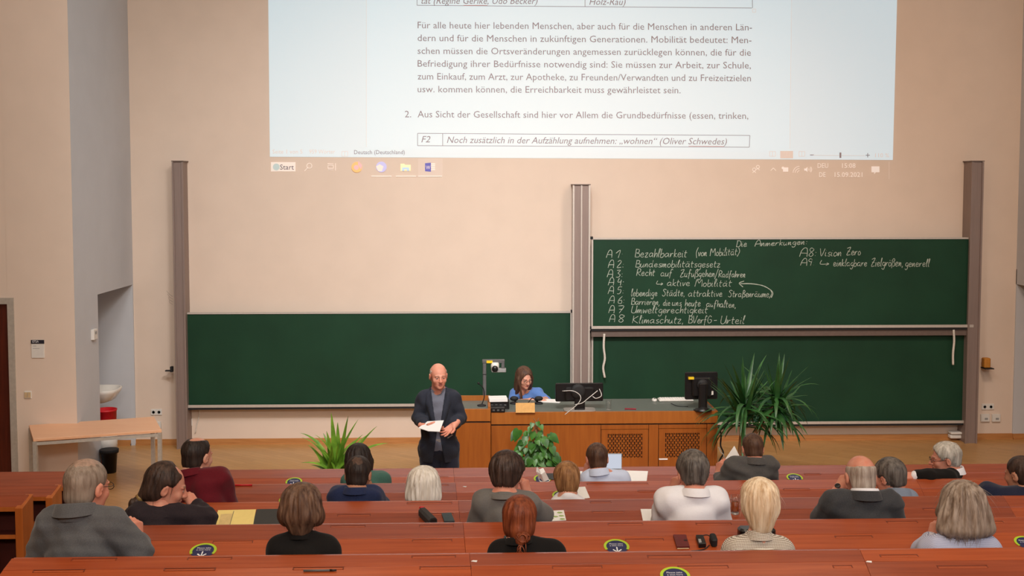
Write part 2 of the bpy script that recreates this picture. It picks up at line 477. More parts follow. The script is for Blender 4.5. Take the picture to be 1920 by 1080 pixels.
# door sign
e, a, b = plate('door_sign', 59, 637, 84, 671, YS, M['white'], 'white room sign with a black header on the wall beside the dark door', 'sign', .015)
h0, h1 = at(59, 637, YS), at(84, 644, YS)
MB().span((h0.x, YS - .019, h1.z), (h1.x, YS - .015, h0.z)).build('header', M['dark_p'], e)
# light switch on the left wall
e, a, b = plate('light_switch', 46, 733, 60, 747, YS, M['white'], 'double light switch low on the wall under the room sign', 'switch', .015)
cx = (a.x + b.x) / 2; cz = (a.z + b.z) / 2
for s in (-1, 1): MB().box((cx + s * .018, YS - .018, cz), (.03, .012, .06)).build('rocker', M['beige'], e)
# thermostat on the grey return wall
c = atx(174, 627, XL)
e = empty('thermostat', (XL, c.y, c.z - .06), 'white box thermostat on the grey return wall beside the washbasin niche', 'thermostat')
MB().rbox((XL + .015, c.y, c.z), (.04, .12, .12), .008).build('housing', M['white'], e)
MB().box((XL + .036, c.y, c.z + .02), (.004, .05, .03)).build('display', M['grey_m'], e)
def sockets(x0, y0, x1, y1, n, label, name='power_socket', group=None):
    e, a, b = plate(name, x0, y0, x1, y1, YW, M['white'], label, 'socket', .014, group)
    for k in range(n):
        cx = a.x + (b.x - a.x) * (k + .5) / n; cz = (a.z + b.z) / 2
        r90 = Matrix.Rotation(R(90), 3, 'X')
        MB().lathe([(.021, 0), (.021, .004), (.017, .003), (.016, -.002)], (cx, YW - .014, cz), 16, r90).build('socket_face', M['grey_m'], e, True)
    return e
sockets(283, 767, 304, 778, 2, 'double wall socket above the right end of the beech table')
sockets(348, 785, 361, 798, 1, 'single wall socket right of the left board post')
sockets(1840, 757, 1863, 768, 2, 'double wall socket right of the right board post')
for (x0, x1, lb) in ((1838, 1854, 'left one of two white connection boxes under the right double socket'), (1859, 1874, 'right one of two white connection boxes under the right double socket')):
    e, a, b = plate('connection_box', x0, 776, x1, 790, YW, M['white'], lb, 'socket', .03, 'connection boxes on the right wall')
    MB().box(((a.x + b.x) / 2 + .01, YW - .032, (a.z + b.z) / 2 - .01), (.04, .005, .025)).build('cover', M['grey_m'], e)
# junction box under the left sockets
e, a, b = plate('junction_box', 291, 790, 303, 803, YW, M['white'], 'small pale box low on the wall beside the beech table end', 'socket', .04)

# ================================================================== blackboards
YB, YU = YW - .13, YW - .2     # plane of the lower boards, of the raised board
def post(x0, x1, ytop, label, wide=False):
    Yp = YW - .26
    a, b = at(x0, ytop, Yp), at(x1, ytop, Yp)
    e = empty('board_post', ((a.x + b.x) / 2, YW - .13, 0), label, 'post')
    w_ = b.x - a.x
    m_ = MB().span((a.x + .012, Yp + .01, 0), (b.x - .012, YW - .001, a.z)); m_.build('column', M['alu'], e)
    for (q0, q1) in ((a.x, a.x + .022), (b.x - .022, b.x)) + ((((a.x + b.x) / 2 - .008, (a.x + b.x) / 2 + .008),) if wide else ()):
        MB().span((q0, Yp - .008, .0), (q1, Yp + .035, a.z - .004)).build('guide_rail', M['alu_l'] if wide else M['alu'], e)
    MB().span((a.x - .004, Yp - .012, a.z), (b.x + .004, YW - .001, a.z + .012)).build('cap', M['alu_d'], e)
    return a, b, e
post(322, 343, 303, 'narrow bronze-grey board post left of the left blackboard')
post(1074, 1107, 347, 'wide bronze-grey board post between the two blackboards', True)
post(1822, 1845, 303, 'narrow bronze-grey board post right of the raised blackboard')

def board(name, x0, y0, x1, y1, Yp, label, tray=True):
    a, b = at(x0, y0, Yp), at(x1, y1, Yp)          # x from the left, z from both corners
    X0, X1, Z1, Z0 = a.x, b.x, a.z, b.z
    e = empty(name, ((X0 + X1) / 2, Yp, Z0), label, 'blackboard')
    MB().span((X0 + .02, Yp, Z0 + .02), (X1 - .02, Yp + .02, Z1 - .02)).build('writing_surface', M['board'], e)
    MB().span((X0, Yp - .012, Z1 - .022), (X1, Yp + .03, Z1)).build('frame', M['alu_l'], e)
    MB().span((X0, Yp - .012, Z0), (X0 + .022, Yp + .03, Z1 - .022)).build('frame', M['alu_l'], e)
    MB().span((X1 - .022, Yp - .012, Z0), (X1, Yp + .03, Z1 - .022)).build('frame', M['alu_l'], e)
    mb = MB(); mb.span((X0, Yp - .05, Z0 - .006), (X1, Yp + .03, Z0 + .006)); mb.span((X0, Yp - .055, Z0 - .006), (X1, Yp - .047, Z0 + .03))
    mb.build('chalk_tray', M['alu_l'], e)
    MB().span((X0, Yp - .045, Z0 - .035), (X1, Yp + .03, Z0 - .006)).build('tray_underside', M['black_m'], e)
    for cx in (X0, X1):
        for cz in (Z0, Z1): MB().box((cx, Yp, cz), (.035, .05, .035)).build('corner_cap', M['black_m'], e)
    return e, X0, X1, Z0, Z1
bl, blx0, blx1, blz0, blz1 = board('blackboard', 344, 586, 1072, 758, YB, 'wide empty green blackboard left of the middle post')
lo, lox0, lox1, loz0, loz1 = board('blackboard', 1109, 622, 1813, 791, YB, 'empty lower green blackboard behind the yucca palm')
ub, ubx0, ubx1, ubz0, ubz1 = board('blackboard', 1109, 446, 1822, 612, YU, 'raised green blackboard covered in white chalk notes')
MB().span((ubx0, YU - .02, ubz0 - .115), (ubx1, YU + .03, ubz0 - .036)).build('lower_rail', M['alu_d'], ub)
# bits of chalk on the left tray
cc = [M['white_p'], M['yellow_l'], M['red'], M['chalk']]
k = 0
for px in (498, 520, 548, 605, 615, 628, 668, 703, 715, 725, 738):
    p = at(px, 757, YB - .03)
    mb = MB().tube([(p.x, YB - .03, blz0 + .016), (p.x + .05, YB - .032, blz0 + .016)], .01, 8)
    o = mb.build('chalk_stick', cc[k % 4], smooth=True)
    tag(o, 'stick of chalk lying in the tray of the left blackboard', 'chalk', 'chalk sticks on the left tray'); k += 1
for px, mm in ((1608, 'white'), (1655, 'red')):
    p = at(px, 612, YU - .03)
    o = MB().tube([(p.x, YU - .03, ubz0 + .016), (p.x + .05, YU - .032, ubz0 + .016)], .01, 8).build('chalk_stick', M['white_p'] if mm == 'white' else M['red'], smooth=True)
    tag(o, mm + ' chalk stub in the tray of the raised blackboard', 'chalk')
# pull ropes
def rope(pts, Y, label):
    P = catmull([at(x, y, Y) for x, y in pts], 8)
    o = MB().tube(P, .015, 8).build('pull_rope', M['rope'], smooth=True); tag(o, label, 'rope'); 
rope([(1133, 626), (1132, 650), (1134, 672), (1131, 690), (1134, 708)], YU - .03, 'white pull rope hanging from the left end of the raised blackboard')
rope([(1788, 618), (1789, 640), (1787, 662), (1787, 684)], YU - .03, 'white pull rope hanging from the right end of the raised blackboard')
# cable from left board down to the wall
o = MB().tube(catmull([at(373, 762, YW - .03), at(374, 775, YW - .02), at(371, 790, YW - .02), at(366, 812, YW - .02)], 6), .007, 6).build('pull_rope', M['rope'], smooth=True)
tag(o, 'thin pale cord hanging below the left end of the left blackboard', 'rope')
# hook and eraser holder
p = at(319, 695, YW - .15)
p.x = at(322, 695, YW - .15).x - .035
e = empty('coat_hook', p, 'black bracket on the left side of the left board post', 'hook')
MB().box((p.x, p.y, p.z), (.09, .05, .015)).build('arm', M['black_m'], e); MB().box((p.x + .036, p.y, p.z + .02), (.03, .06, .07)).build('mount', M['black_m'], e)
p = at(1839, 680, YW - .12)
p.x = at(1845, 680, YW - .12).x + .028
e = empty('sponge_holder', p, 'ochre wooden holder on the right side of the right board post', 'holder')
MB().rbox((p.x, p.y, p.z), (.09, .1, .13), .02).build('block', M['ochre'], e); MB().box((p.x + .01, p.y - .02, p.z - .07), (.12, .14, .012)).build('ledge', M['black_m'], e)
# white moulding box under the lower board
p = at(1792, 820, YW - .1)
e = empty('cable_box', (p.x, YW - .1, p.z), 'white cable box on the skirting below the lower blackboard', 'box')
MB().rbox((p.x, YW - .08, p.z + .06), (.16, .12, .03), .02).build('lid', M['white'], e); MB().rbox((p.x, YW - .07, p.z + .01), (.16, .1, .05), .02).build('body', M['white'], e)

# ------------------------------------------------------------------ chalk handwriting: one polyline per stroke, x-height 1, cap height 2
G = {
'A': '0,0 .15,1.2 .45,2 .9,1.9 1.1,1 1.15,0;.1,.8 1.1,.8', 'B': '.1,0 .15,2;.1,1.95 .8,1.8 .7,1.1 .2,1.05 1,.8 .9,.1 .1,0', 'D': '.1,0 .15,2;0,1.95 .8,1.8 1.1,1 .8,.1 .1,0',
'K': '.1,0 .15,2;1,1.9 .2,.9 1.1,0', 'M': '0,0 .2,2 .7,.9 1.2,2 1.4,0', 'R': '.1,0 .15,2 .9,1.8 .8,1.1 .2,.95 1,0', 'S': '1,1.7 .6,2 .2,1.6 .8,.9 .8,.2 .4,0 0,.3',
'U': '.1,2 .05,.5 .4,0 .9,.3 1.05,2;1.05,2 1.1,0', 'V': '0,2 .4,0 .95,2', 'Z': '0,1.8 .9,2 .1,.05 1,.1;.2,1 .8,1', 'F': '.1,0 .15,2 .9,2;.1,1.1 .7,1.1', 'G': '1,1.7 .5,2 .05,1 .4,0 1,.3 1,.9 .6,.9',
'T': '0,2 1,2;.5,2 .5,0',
'a': '.75,.9 .35,1 .05,.5 .3,.05 .7,.4 .8,1 .8,.2 1,0', 'b': '.1,2 .1,.1 .55,0 .75,.5 .5,.95 .1,.6', 'c': '.7,.85 .3,1 .05,.5 .3,0 .75,.15', 'd': '.7,.9 .3,1 .05,.4 .35,0 .7,.4 .8,2 .8,.2 1,0',
'e': '.1,.5 .65,.6 .55,1 .2,.9 .1,.3 .4,0 .8,.2', 'f': '.7,1.8 .45,2 .3,1.4 .2,-.6;0,.9 .6,1', 'g': '.7,.9 .3,1 .05,.5 .35,.1 .7,.5 .75,1 .65,-.5 .3,-.8 0,-.5', 'h': '.1,2 .1,0 .3,.8 .6,.95 .7,0',
'i': '.1,1 .1,.1 .3,0;.12,1.45 .16,1.5', 'k': '.1,2 .1,0;.65,1 .15,.5 .7,0', 'l': '.05,.3 .35,1.9 .2,2 .1,1 .15,.05 .35,.05', 'm': '.05,1 .05,0 .3,.9 .45,.8 .45,0 .7,.9 .85,.8 .9,.05 1,0', 'n': '.05,1 .05,0 .35,.95 .55,.8 .55,.1 .7,0',
'o': '.4,1 .1,.7 .15,.1 .5,0 .75,.5 .5,.95 .35,1', 'r': '.05,1 .05,0 .25,.8 .6,.95', 's': '.6,.95 .2,.9 .25,.55 .6,.4 .45,0 .05,.1', 't': '.25,1.7 .2,.2 .5,0;0,1.05 .6,1.1', 'u': '.05,1 .05,.2 .3,0 .6,.5 .65,1 .65,.1 .8,0',
'v': '.05,1 .3,0 .65,1', 'w': '.05,1 .2,0 .45,.8 .65,0 .9,1', 'z': '.05,.95 .6,1 .1,0 .7,.05', 'x': '0,1 .6,0;.6,1 0,0',
'ä': '.75,.9 .35,1 .05,.5 .3,.05 .7,.4 .8,1 .8,.2 1,0;.3,1.4 .33,1.55;.65,1.4 .68,1.55', 'ö': '.4,1 .1,.7 .15,.1 .5,0 .75,.5 .5,.95 .35,1;.25,1.4 .28,1.55;.6,1.4 .63,1.55',
'ß': '.1,-.5 .15,1.6 .5,1.9 .7,1.5 .4,1.05 .8,.7 .7,.1 .3,0', '1': '0,1.2 .45,2 .4,0', '2': '.1,1.6 .5,2 .8,1.5 .1,.05 .9,.1', '3': '.1,1.8 .7,1.9 .4,1.1 .8,.7 .6,.05 .05,.1', '4': '.3,1.9 .1,.9 .8,.9;.7,1.5 .7,0',
'5': '.8,1.9 .2,1.85 .15,1.1 .7,1 .6,.1 .1,0', '6': '.7,1.9 .15,1 .2,.1 .7,.1 .7,.8 .2,.8', '7': '0,1.9 .8,1.9 .35,0;.2,1 .7,1', '8': '.7,1.7 .3,2 .1,1.5 .7,.6 .5,0 .1,.3 .3,.9 .7,1.5 .6,1.9', '9': '.7,1.7 .3,1.9 .1,1.3 .6,1.1 .7,1.8 .55,0',
':': '.2,.9 .24,.95;.2,.15 .24,.2', ',': '.2,.1 .1,-.4', '(': '.5,2.3 .1,1 .4,-.5', ')': '.1,2 .5,1 .0,-.4', '/': '0,-.6 .7,2.2', '-': '.05,.7 .6,.75', '.': '.1,0 .15,.05', '>': '.1,1.6 .05,.6 1.2,.6;.9,.9 1.2,.6 .85,.2',
}
def strokes(text):
    out = []; x = 0
    for ch in text:
        if ch == ' ': x += .7; continue
        mx = 0
        for st in G[ch].split(';'):
            pts = [tuple(map(float, q.split(','))) for q in st.split()]
            pts = [(px + random.uniform(-.04, .04), py + random.uniform(-.05, .05)) for px, py in pts]
            mx = max(mx, max(p[0] for p in pts)); out.append([(x + px, py) for px, py in pts])
        x += mx + .16
    return out, x - .16
RB = [0]
def ribbon(mb, P2, Yp, wpx):     # P2: pixel points; flat chalk line on the plane Y = Yp
    P = [Vector((p[0], p[1], 0)) for p in P2]
    P = catmull(P, 4) if len(P) > 2 else P
    L, Rr = [], []
    for i, p in enumerate(P):
        t = P[min(i + 1, len(P) - 1)] - P[max(i - 1, 0)]
        if t.length < 1e-6: t = Vector((1, 0, 0))
        t.normalize(); n = Vector((-t.y, t.x, 0)) * (wpx * random.uniform(.38, .62))
        L.append(at(p.x + n.x, p.y + n.y, Yp)); Rr.append(at(p.x - n.x, p.y - n.y, Yp))
    RB[0] += 1
    L = [q + Vector((0, -.00006 * (RB[0] % 30), 0)) for q in L]; Rr = [q + Vector((0, -.00006 * (RB[0] % 30), 0)) for q in Rr]
    n = len(P)
    mb._add(L + Rr, [(i, i + 1, n + i + 1, n + i) for i in range(n - 1)])
def write(text, x0, x1, yb, xh, y1=None, wpx=1.0):
    S, wd = strokes(text); mb = MB(); y1 = yb if y1 is None else y1
    for st in S:
        pts = [(x0 + (px + .13 * py) / wd * (x1 - x0), yb + (y1 - yb) * px / wd - py * xh) for px, py in st]
        ribbon(mb, pts, YU - .002, wpx)
    mb.build('chalk_writing', M['chalk'], ub)
write('Die', 1380, 1400, 463, 6, 462, 1.1); write('Anmerkungen:', 1415, 1512, 462, 5.6, 458, 1.1)
for i, (t, x, y) in enumerate((('A1:', 1137, 483), ('A2:', 1140, 502), ('A3:', 1138, 520), ('A4:', 1140, 535), ('A5:', 1140, 551), ('A6:', 1141, 569), ('A7', 1141, 587), ('A8', 1142, 604))):
    write(t[0], x, x + 10, y, 7); write(t[1:], x + 16, x + 24 + 2 * len(t[1:]), y, 7)
write('Bezahlbarkeit', 1190, 1287, 482, 7.5); write('(von', 1304, 1325, 480, 7); write('Mobilität)', 1331, 1386, 480, 7, 478)
write('Bundesmobilitätsgesetz', 1191, 1350, 501, 6.6)
write('Recht', 1193, 1227, 517, 6.6); write('auf', 1238, 1260, 518, 6.6); write('Zufußgehen/', 1275, 1345, 519, 6.8); write('Radfahren', 1347, 1397, 520, 6.2)
write('>', 1230, 1242, 536, 6); write('aktive', 1250, 1293, 536, 6.6); write('Mobilität', 1303, 1371, 537, 6.6)
write('lebendige', 1183, 1232, 555, 6.5); write('Städte,', 1241, 1283, 555, 6.5); write('attraktive', 1290, 1354, 556, 6.5); write('Straßenräume)', 1365, 1446, 557, 6.6)
write('Barrieren,', 1183, 1236, 571, 6.3, 572); write('die', 1243, 1256, 573, 6); write('uns', 1260, 1277, 573, 6); write('heute', 1284, 1313, 574, 6.4); write('aufhalten,', 1324, 1379, 575, 6.4, 577)
write('Umweltgerechtigkeit', 1183, 1326, 587, 6.8)
write('Klimaschutz,', 1185, 1280, 606, 7); write('BVerfG', 1290, 1333, 606, 7); write('-', 1337, 1343, 606, 7); write('Urteil', 1350, 1395, 607, 7.4)
write('A8:', 1499, 1529, 481, 8); write('Vision', 1536, 1577, 480, 7); write('Zero', 1587, 1613, 478, 7)
write('A9:', 1501, 1525, 498, 6.8); write('>', 1536, 1553, 499, 7); write('einklagbare', 1562, 1625, 499, 6.6); write('Zielgrößen,', 1633, 1692, 499, 7.2); write('generell', 1697, 1742, 500, 7)
mb = MB()
ribbon(mb, [(1446, 558), (1449, 549), (1441, 541), (1428, 535), (1408, 532), (1388, 532)], YU - .002, 1.6)
ribbon(mb, [(1395, 527), (1386, 531), (1393, 538)], YU - .002, 1.4)
mb.build('chalk_arrow', M['chalk'], ub)
# faint pencil scribble on the wall beside the left post
mb = MB()
for q in range(4): ribbon(mb, [(312 + q * 2, 545 + q * 6), (318, 552 + q * 5), (324, 556 + q * 5)], YW - .002, .8)
tag(mb.build('pencil_scribble', mat('faint_pencil', RGB(186, 166, 150), .9)), 'faint grey scribble on the cream wall left of the left board post', 'scribble')

# ================================================================== projected page: projector light put in as glowing sheets on the wall
YP = YW - .006
prj = empty('projected_light', at(1090, 340, YP), 'bright projected text page high on the cream wall', 'projection')
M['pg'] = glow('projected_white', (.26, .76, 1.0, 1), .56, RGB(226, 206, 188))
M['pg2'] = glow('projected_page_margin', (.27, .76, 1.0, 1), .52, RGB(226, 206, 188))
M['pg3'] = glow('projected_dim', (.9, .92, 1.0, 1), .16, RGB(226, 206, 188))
M['txt'] = mat('unlit_wall_letter', RGB(164, 148, 150), .9, var=.01)
M['txt_l'] = glow('pale_projected_letter', (.85, .9, 1.0, 1), .2, RGB(226, 206, 188))
M['txt_w'] = glow('white_projected_letter', (1, .97, .95, 1), .35, RGB(226, 206, 188))
def edge(y): return 503 + 3 * (y / 294), 1682 - 8 * (y / 300)
def wq(pts, off=0): return [at(x, y, YP - off) for x, y in pts]
ytop = -170
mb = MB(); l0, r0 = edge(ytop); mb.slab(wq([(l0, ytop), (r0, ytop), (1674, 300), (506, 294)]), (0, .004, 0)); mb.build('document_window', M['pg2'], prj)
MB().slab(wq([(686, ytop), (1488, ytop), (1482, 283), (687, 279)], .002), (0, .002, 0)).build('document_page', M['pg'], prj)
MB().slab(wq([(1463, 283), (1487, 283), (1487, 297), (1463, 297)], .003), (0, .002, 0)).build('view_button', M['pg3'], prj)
def text(s, x0, x1, yb, em, m, parent, slant=0, y1=None, off=.004, Yq=None, place=None, name='text_line'):
    cu = bpy.data.curves.new('t', 'FONT'); cu.body = s; cu.shear = slant; cu.resolution_u = 2
    ob = bpy.data.objects.new('t', cu)
    me = bpy.data.meshes.new_from_object(ob)
    V = np.zeros(len(me.vertices) * 3, dtype=np.float32); me.vertices.foreach_get('co', V); V = V.reshape(-1, 3)
    Fc = [tuple(p.vertices) for p in me.polygons]
    bpy.data.objects.remove(ob); bpy.data.curves.remove(cu); bpy.data.meshes.remove(me)
    u = (V[:, 0] - V[:, 0].min()) / max(np.ptp(V[:, 0]), 1e-6); v = V[:, 1] * em
    y1 = yb if y1 is None else y1
    if place: P = [place(x0 + a * (x1 - x0), b) for a, b in zip(u, v)]
    else: P = [at(x0 + a * (x1 - x0), yb + (y1 - yb) * a - b, (Yq if Yq else YP) - off) for a, b in zip(u, v)]
    return link_mesh(name, P, Fc, m, parent)
for s, x0, x1, y0, y1 in (
    ('Für alle heute hier lebenden Menschen, aber auch für die Menschen in anderen Län-', 783, 1410, 53, 57),
    ('dern und für die Menschen in zukünftigen Generationen. Mobilität bedeutet: Men-', 783, 1409, 77, 81),
    ('schen müssen die Ortsveränderungen angemessen zurücklegen können, die für die', 783, 1408, 101, 104.5),
    ('Befriedigung ihrer Bedürfnisse notwendig sind: Sie müssen zur Arbeit, zur Schule,', 783, 1408, 125, 128.5),
    ('zum Einkauf, zum Arzt, zur Apotheke, zu Freunden/Verwandten und zu Freizeitzielen', 783, 1408, 149, 152.5),
    ('usw. kommen können, die Erreichbarkeit muss gewährleistet sein.', 783, 1276, 173, 175),
    ('2.', 759, 771, 220, 220), ('Aus Sicht der Gesellschaft sind hier vor Allem die Grundbedürfnisse (essen, trinken,', 783, 1403, 220, 223)):
    text(s, x0, x1, y0, 18, M['txt'], prj, 0, y1)
for s, x0, x1, y0, y1 in (('tät (Regine Gerike, Udo Becker)', 790, 1008, 7, 7.5), ('Holz-Rau)', 1105, 1173, 9, 9.5), ('F2', 790, 807, 267, 267), ('Noch zusätzlich in der Aufzählung aufnehmen: „wohnen“ (Oliver Schwedes)', 838, 1363, 268, 271)):
    text(s, x0, x1, y0, 17.5, M['txt'], prj, .25, y1)
for s, x0, x1, y0 in (('Seite 1 von 5', 511, 567, 288), ('959 Wörter', 580, 628, 288), ('Deutsch (Deutschland)', 664, 759, 289), ('110 %', 1641, 1667, 295)):
    text(s, x0, x1, y0, 11, M['txt_l'] if x0 < 600 or x0 > 1600 else M['txt'], prj)
def lineq(mb, x0, y0, x1, y1, wd=1.0, off=.004):
    t = Vector((x1 - x0, y1 - y0)); t.normalize(); n = Vector((-t.y, t.x)) * wd / 2
    mb.poly(wq([(x0 + n.x, y0 + n.y), (x1 + n.x, y1 + n.y), (x1 - n.x, y1 - n.y), (x0 - n.x, y0 - n.y)], off))
mb = MB()
for q in ((782, 10, 1410, 15), (782, -30, 782, 10), (1097, -30, 1097, 12), (1410, -30, 1411, 15)): lineq(mb, *q)
mb.build('table_rule', M['txt'], prj)
mb = MB()
for q in ((783, 250, 1406, 254), (783, 273, 1405, 276), (783, 250, 783, 273), (830, 250, 830, 273), (1406, 254, 1405, 276)): lineq(mb, *q)
mb.build('table_rule', M['txt'], prj)
mb = MB()
for q in ((1291, 274, 1358, 274.5), (869, 10, 914, 10)): lineq(mb, *q, wd=.8)
mb.build('spelling_underline', mat('pink_rule', RGB(214, 150, 140), .9), prj)
mb = MB()
for q in ((687, -160, 687, 276), (1486, -160, 1481, 279), (1524, 291, 1622, 292)): lineq(mb, *q, wd=.7, off=.005)
mb.build('page_edge', M['txt_l'], prj)
mb = MB(); lineq(mb, 1519, 290.5, 1526, 290.5, 1.4); lineq(mb, 1623, 291, 1631, 291, 1.2); lineq(mb, 1627, 287, 1627, 295, 1.2); mb.build('zoom_sign', M['txt'], prj)
MB().poly(wq([(1574, 286), (1577.5, 286), (1577.5, 296), (1574, 296)], .005)).build('zoom_slider', M['txt'], prj)
mb = MB()
for x in (641, 1443, 1470, 1498):
    for q in ((x, 284, x + 11, 284), (x, 293, x + 11, 293), (x, 284, x, 293), (x + 11, 284, x + 11, 293), (x + 5.5, 284, x + 5.5, 293)): lineq(mb, *q, wd=.8)
mb.build('status_icon', M['txt_l'], prj)
mb = MB()
for q in ((1411, 17, 1417, 17), (1417, 17, 1417, 23), (1411, 23, 1417, 23), (1411, 17, 1411, 23)): lineq(mb, *q, wd=.8)
mb.build('table_handle', M['txt_l'], prj)
# taskbar: an unlit strip, so only its icons show on the wall
def disc(mb, cx, cy, r, off=.004, n=20, a0=0, a1=360):
    mb.poly(wq([(cx + r * math.cos(R(a0 + (a1 - a0) * k / n)), cy + r * math.sin(R(a0 + (a1 - a0) * k / n))) for k in range(n + (a1 - a0 < 360))], off))
st = MB().slab(wq([(508, 304), (554, 304), (554, 321.5), (508, 321.5)]), (0, .003, 0)).build('start_button', M['txt_w'], prj)
text('Start', 525, 551, 318, 14, mat('start_letters', RGB(120, 112, 120), .9), prj)
mb = MB(); disc(mb, 518, 313, 6.5); mb.build('start_emblem', glow('teal_light', (.3, .75, .85, 1), .25, RGB(200, 200, 190)), prj)
mb = MB()
for k in range(20): lineq(mb, 580 + 4.8 * math.cos(k * .314), 311 + 4.8 * math.sin(k * .314), 580 + 4.8 * math.cos(k * .314 + .33), 311 + 4.8 * math.sin(k * .314 + .33), 1.3)
lineq(mb, 577, 314.5, 571, 320.5, 1.4); mb.build('search_icon', M['txt_w'], prj)
mb = MB()
for q in ((615, 306, 615, 308), (615, 307, 625, 307), (615, 318.5, 625, 318.5), (615, 310, 625, 310), (615, 316, 625, 316), (615, 310, 615, 316), (625, 310, 625, 316), (629, 306, 629, 320)): lineq(mb, *q, wd=1.2)
mb.build('task_view_icon', M['txt_w'], prj)
mb = MB(); disc(mb, 669, 313.5, 10); mb.build('browser_icon', glow('orange_light', (1, .55, .12, 1), .42, RGB(226, 180, 130)), prj)
mb = MB(); disc(mb, 668, 314, 4.6, .005); mb.poly(wq([(672, 302), (679, 310), (677, 318), (671, 309)], .005)); mb.build('browser_emblem', glow('pink_light', (.95, .45, .6, 1), .35, RGB(226, 180, 170)), prj)
mb = MB(); disc(mb, 715, 313, 10); mb.build('mail_icon', glow('blue_light', (.45, .5, 1, 1), .45, RGB(190, 180, 200)), prj)
mb = MB(); mb.poly(wq([(705, 312), (712, 308), (719, 312), (716, 321), (709, 321)], .005)); mb.build('mail_emblem', M['txt_w'], prj)
mb = MB(); mb.poly(wq([(751, 307), (758, 307), (760, 309), (770, 309), (770, 320.5), (751, 320.5)])); mb.build('folder_icon', glow('yellow_light', (1, .9, .5, 1), .45, RGB(226, 210, 170)), prj)
mb = MB(); mb.poly(wq([(754, 314), (767, 314), (767, 320.5), (763, 320.5), (763, 317.5), (758, 317.5), (758, 320.5), (754, 320.5)], .005)); mb.build('folder_emblem', glow('cyan_light', (.4, .75, 1, 1), .35, RGB(190, 200, 210)), prj)
mb = MB(); mb.poly(wq([(784, 298), (830, 298), (830, 331), (784, 331)], .001)); mb.build('active_tile', glow('tile_light', (.7, .75, 1, 1), .05, RGB(226, 206, 188)), prj)
mb = MB(); mb.poly(wq([(797, 306), (808, 305), (808, 322), (797, 321)], .004)); mb.build('writer_icon', glow('indigo_light', (.3, .3, .9, 1), .22, RGB(104, 98, 160)), prj)
mb = MB(); [mb.poly(wq([(808, 306 + 3.6 * k), (816, 306 + 3.6 * k), (816, 308.6 + 3.6 * k), (808, 308.6 + 3.6 * k)], .004)) for k in range(4)]; mb.build('writer_lines', M['txt_w'], prj)
text('W', 798.5, 806.5, 317.5, 10, M['txt_w'], prj, off=.006)
mb = MB()
for q in ((696, 734), (742, 780), (784, 829)): lineq(mb, q[0], 330.5, q[1], 330.5, 2)
mb.build('running_underline', M['txt_w'], prj)
mb = MB()
for (cx, cy, r) in ((1414, 318, 3), (1421, 313, 3)):
    for k in range(14): lineq(mb, cx + r * math.cos(k * .45), cy + r * math.sin(k * .45), cx + r * math.cos(k * .45 + .47), cy + r * math.sin(k * .45 + .47), 1.2)
for q in ((1411, 324, 1414, 321), (1414, 321, 1417, 324), (1418, 318, 1421, 316), (1421, 316, 1424, 319)): lineq(mb, *q, wd=1.2)
mb.build('people_icon', M['txt_w'], prj)
mb = MB()
lineq(mb, 1445, 320, 1450, 315, 1.2); lineq(mb, 1450, 315, 1455, 320, 1.2)
mb.poly(wq([(1468, 314), (1478, 314), (1478, 322), (1468, 322)])); disc(mb, 1468, 315, 2.5)
for rr in (4, 8, 12):
    for k in range(5):
        a0 = R(180 + 18 * k); a1 = R(198 + 18 * k); lineq(mb, 1499 + rr * math.cos(a0), 324 + rr * math.sin(a0), 1499 + rr * math.cos(a1), 324 + rr * math.sin(a1), 1.1)
mb.poly(wq([(1508, 316), (1511, 316), (1514, 313), (1514, 323), (1511, 320), (1508, 320)]))
for rr in (3, 6, 8):
    for k in range(4):
        a0 = R(-40 + 20 * k); a1 = R(-20 + 20 * k); lineq(mb, 1514 + rr * math.cos(a0), 318 + rr * math.sin(a0), 1514 + rr * math.cos(a1), 318 + rr * math.sin(a1), 1)
mb.build('tray_icon', M['txt_w'], prj)
for s, x0, x1, yb in (('DEU', 1533, 1553, 315), ('DE', 1536, 1548, 332), ('15:08', 1579, 1604, 315), ('15.09.2021', 1565, 1617, 332)): text(s, x0, x1, yb, 13, M['txt_w'], prj)
mb = MB(); mb.poly(wq([(1634, 312), (1649, 312), (1649, 323), (1642, 323), (1639, 327), (1639, 323), (1634, 323)])); mb.build('message_icon', M['txt_w'], prj)
mb = MB(); lineq(mb, 1667, 303, 1667, 336, .8); mb.build('taskbar_end', M['txt_l'], prj)
# sign header lettering on the left wall
sg = [o for o in COL.objects if o.name == 'door_sign'][0]
text('E72A', 61, 72.5, 642.5, 6, M['white_p'], sg, off=.0195, Yq=YS, name='room_number')
mb = MB()
for (x0, x1, y) in ((61.5, 68, 648.5), (61.5, 74, 653)): mb.slab([at(x0, y, YS - .0152), at(x1, y, YS - .0152), at(x1, y + .8, YS - .0152), at(x0, y + .8, YS - .0152)], (0, .001, 0))
mb.build('sign_text', M['grey_m'], sg)
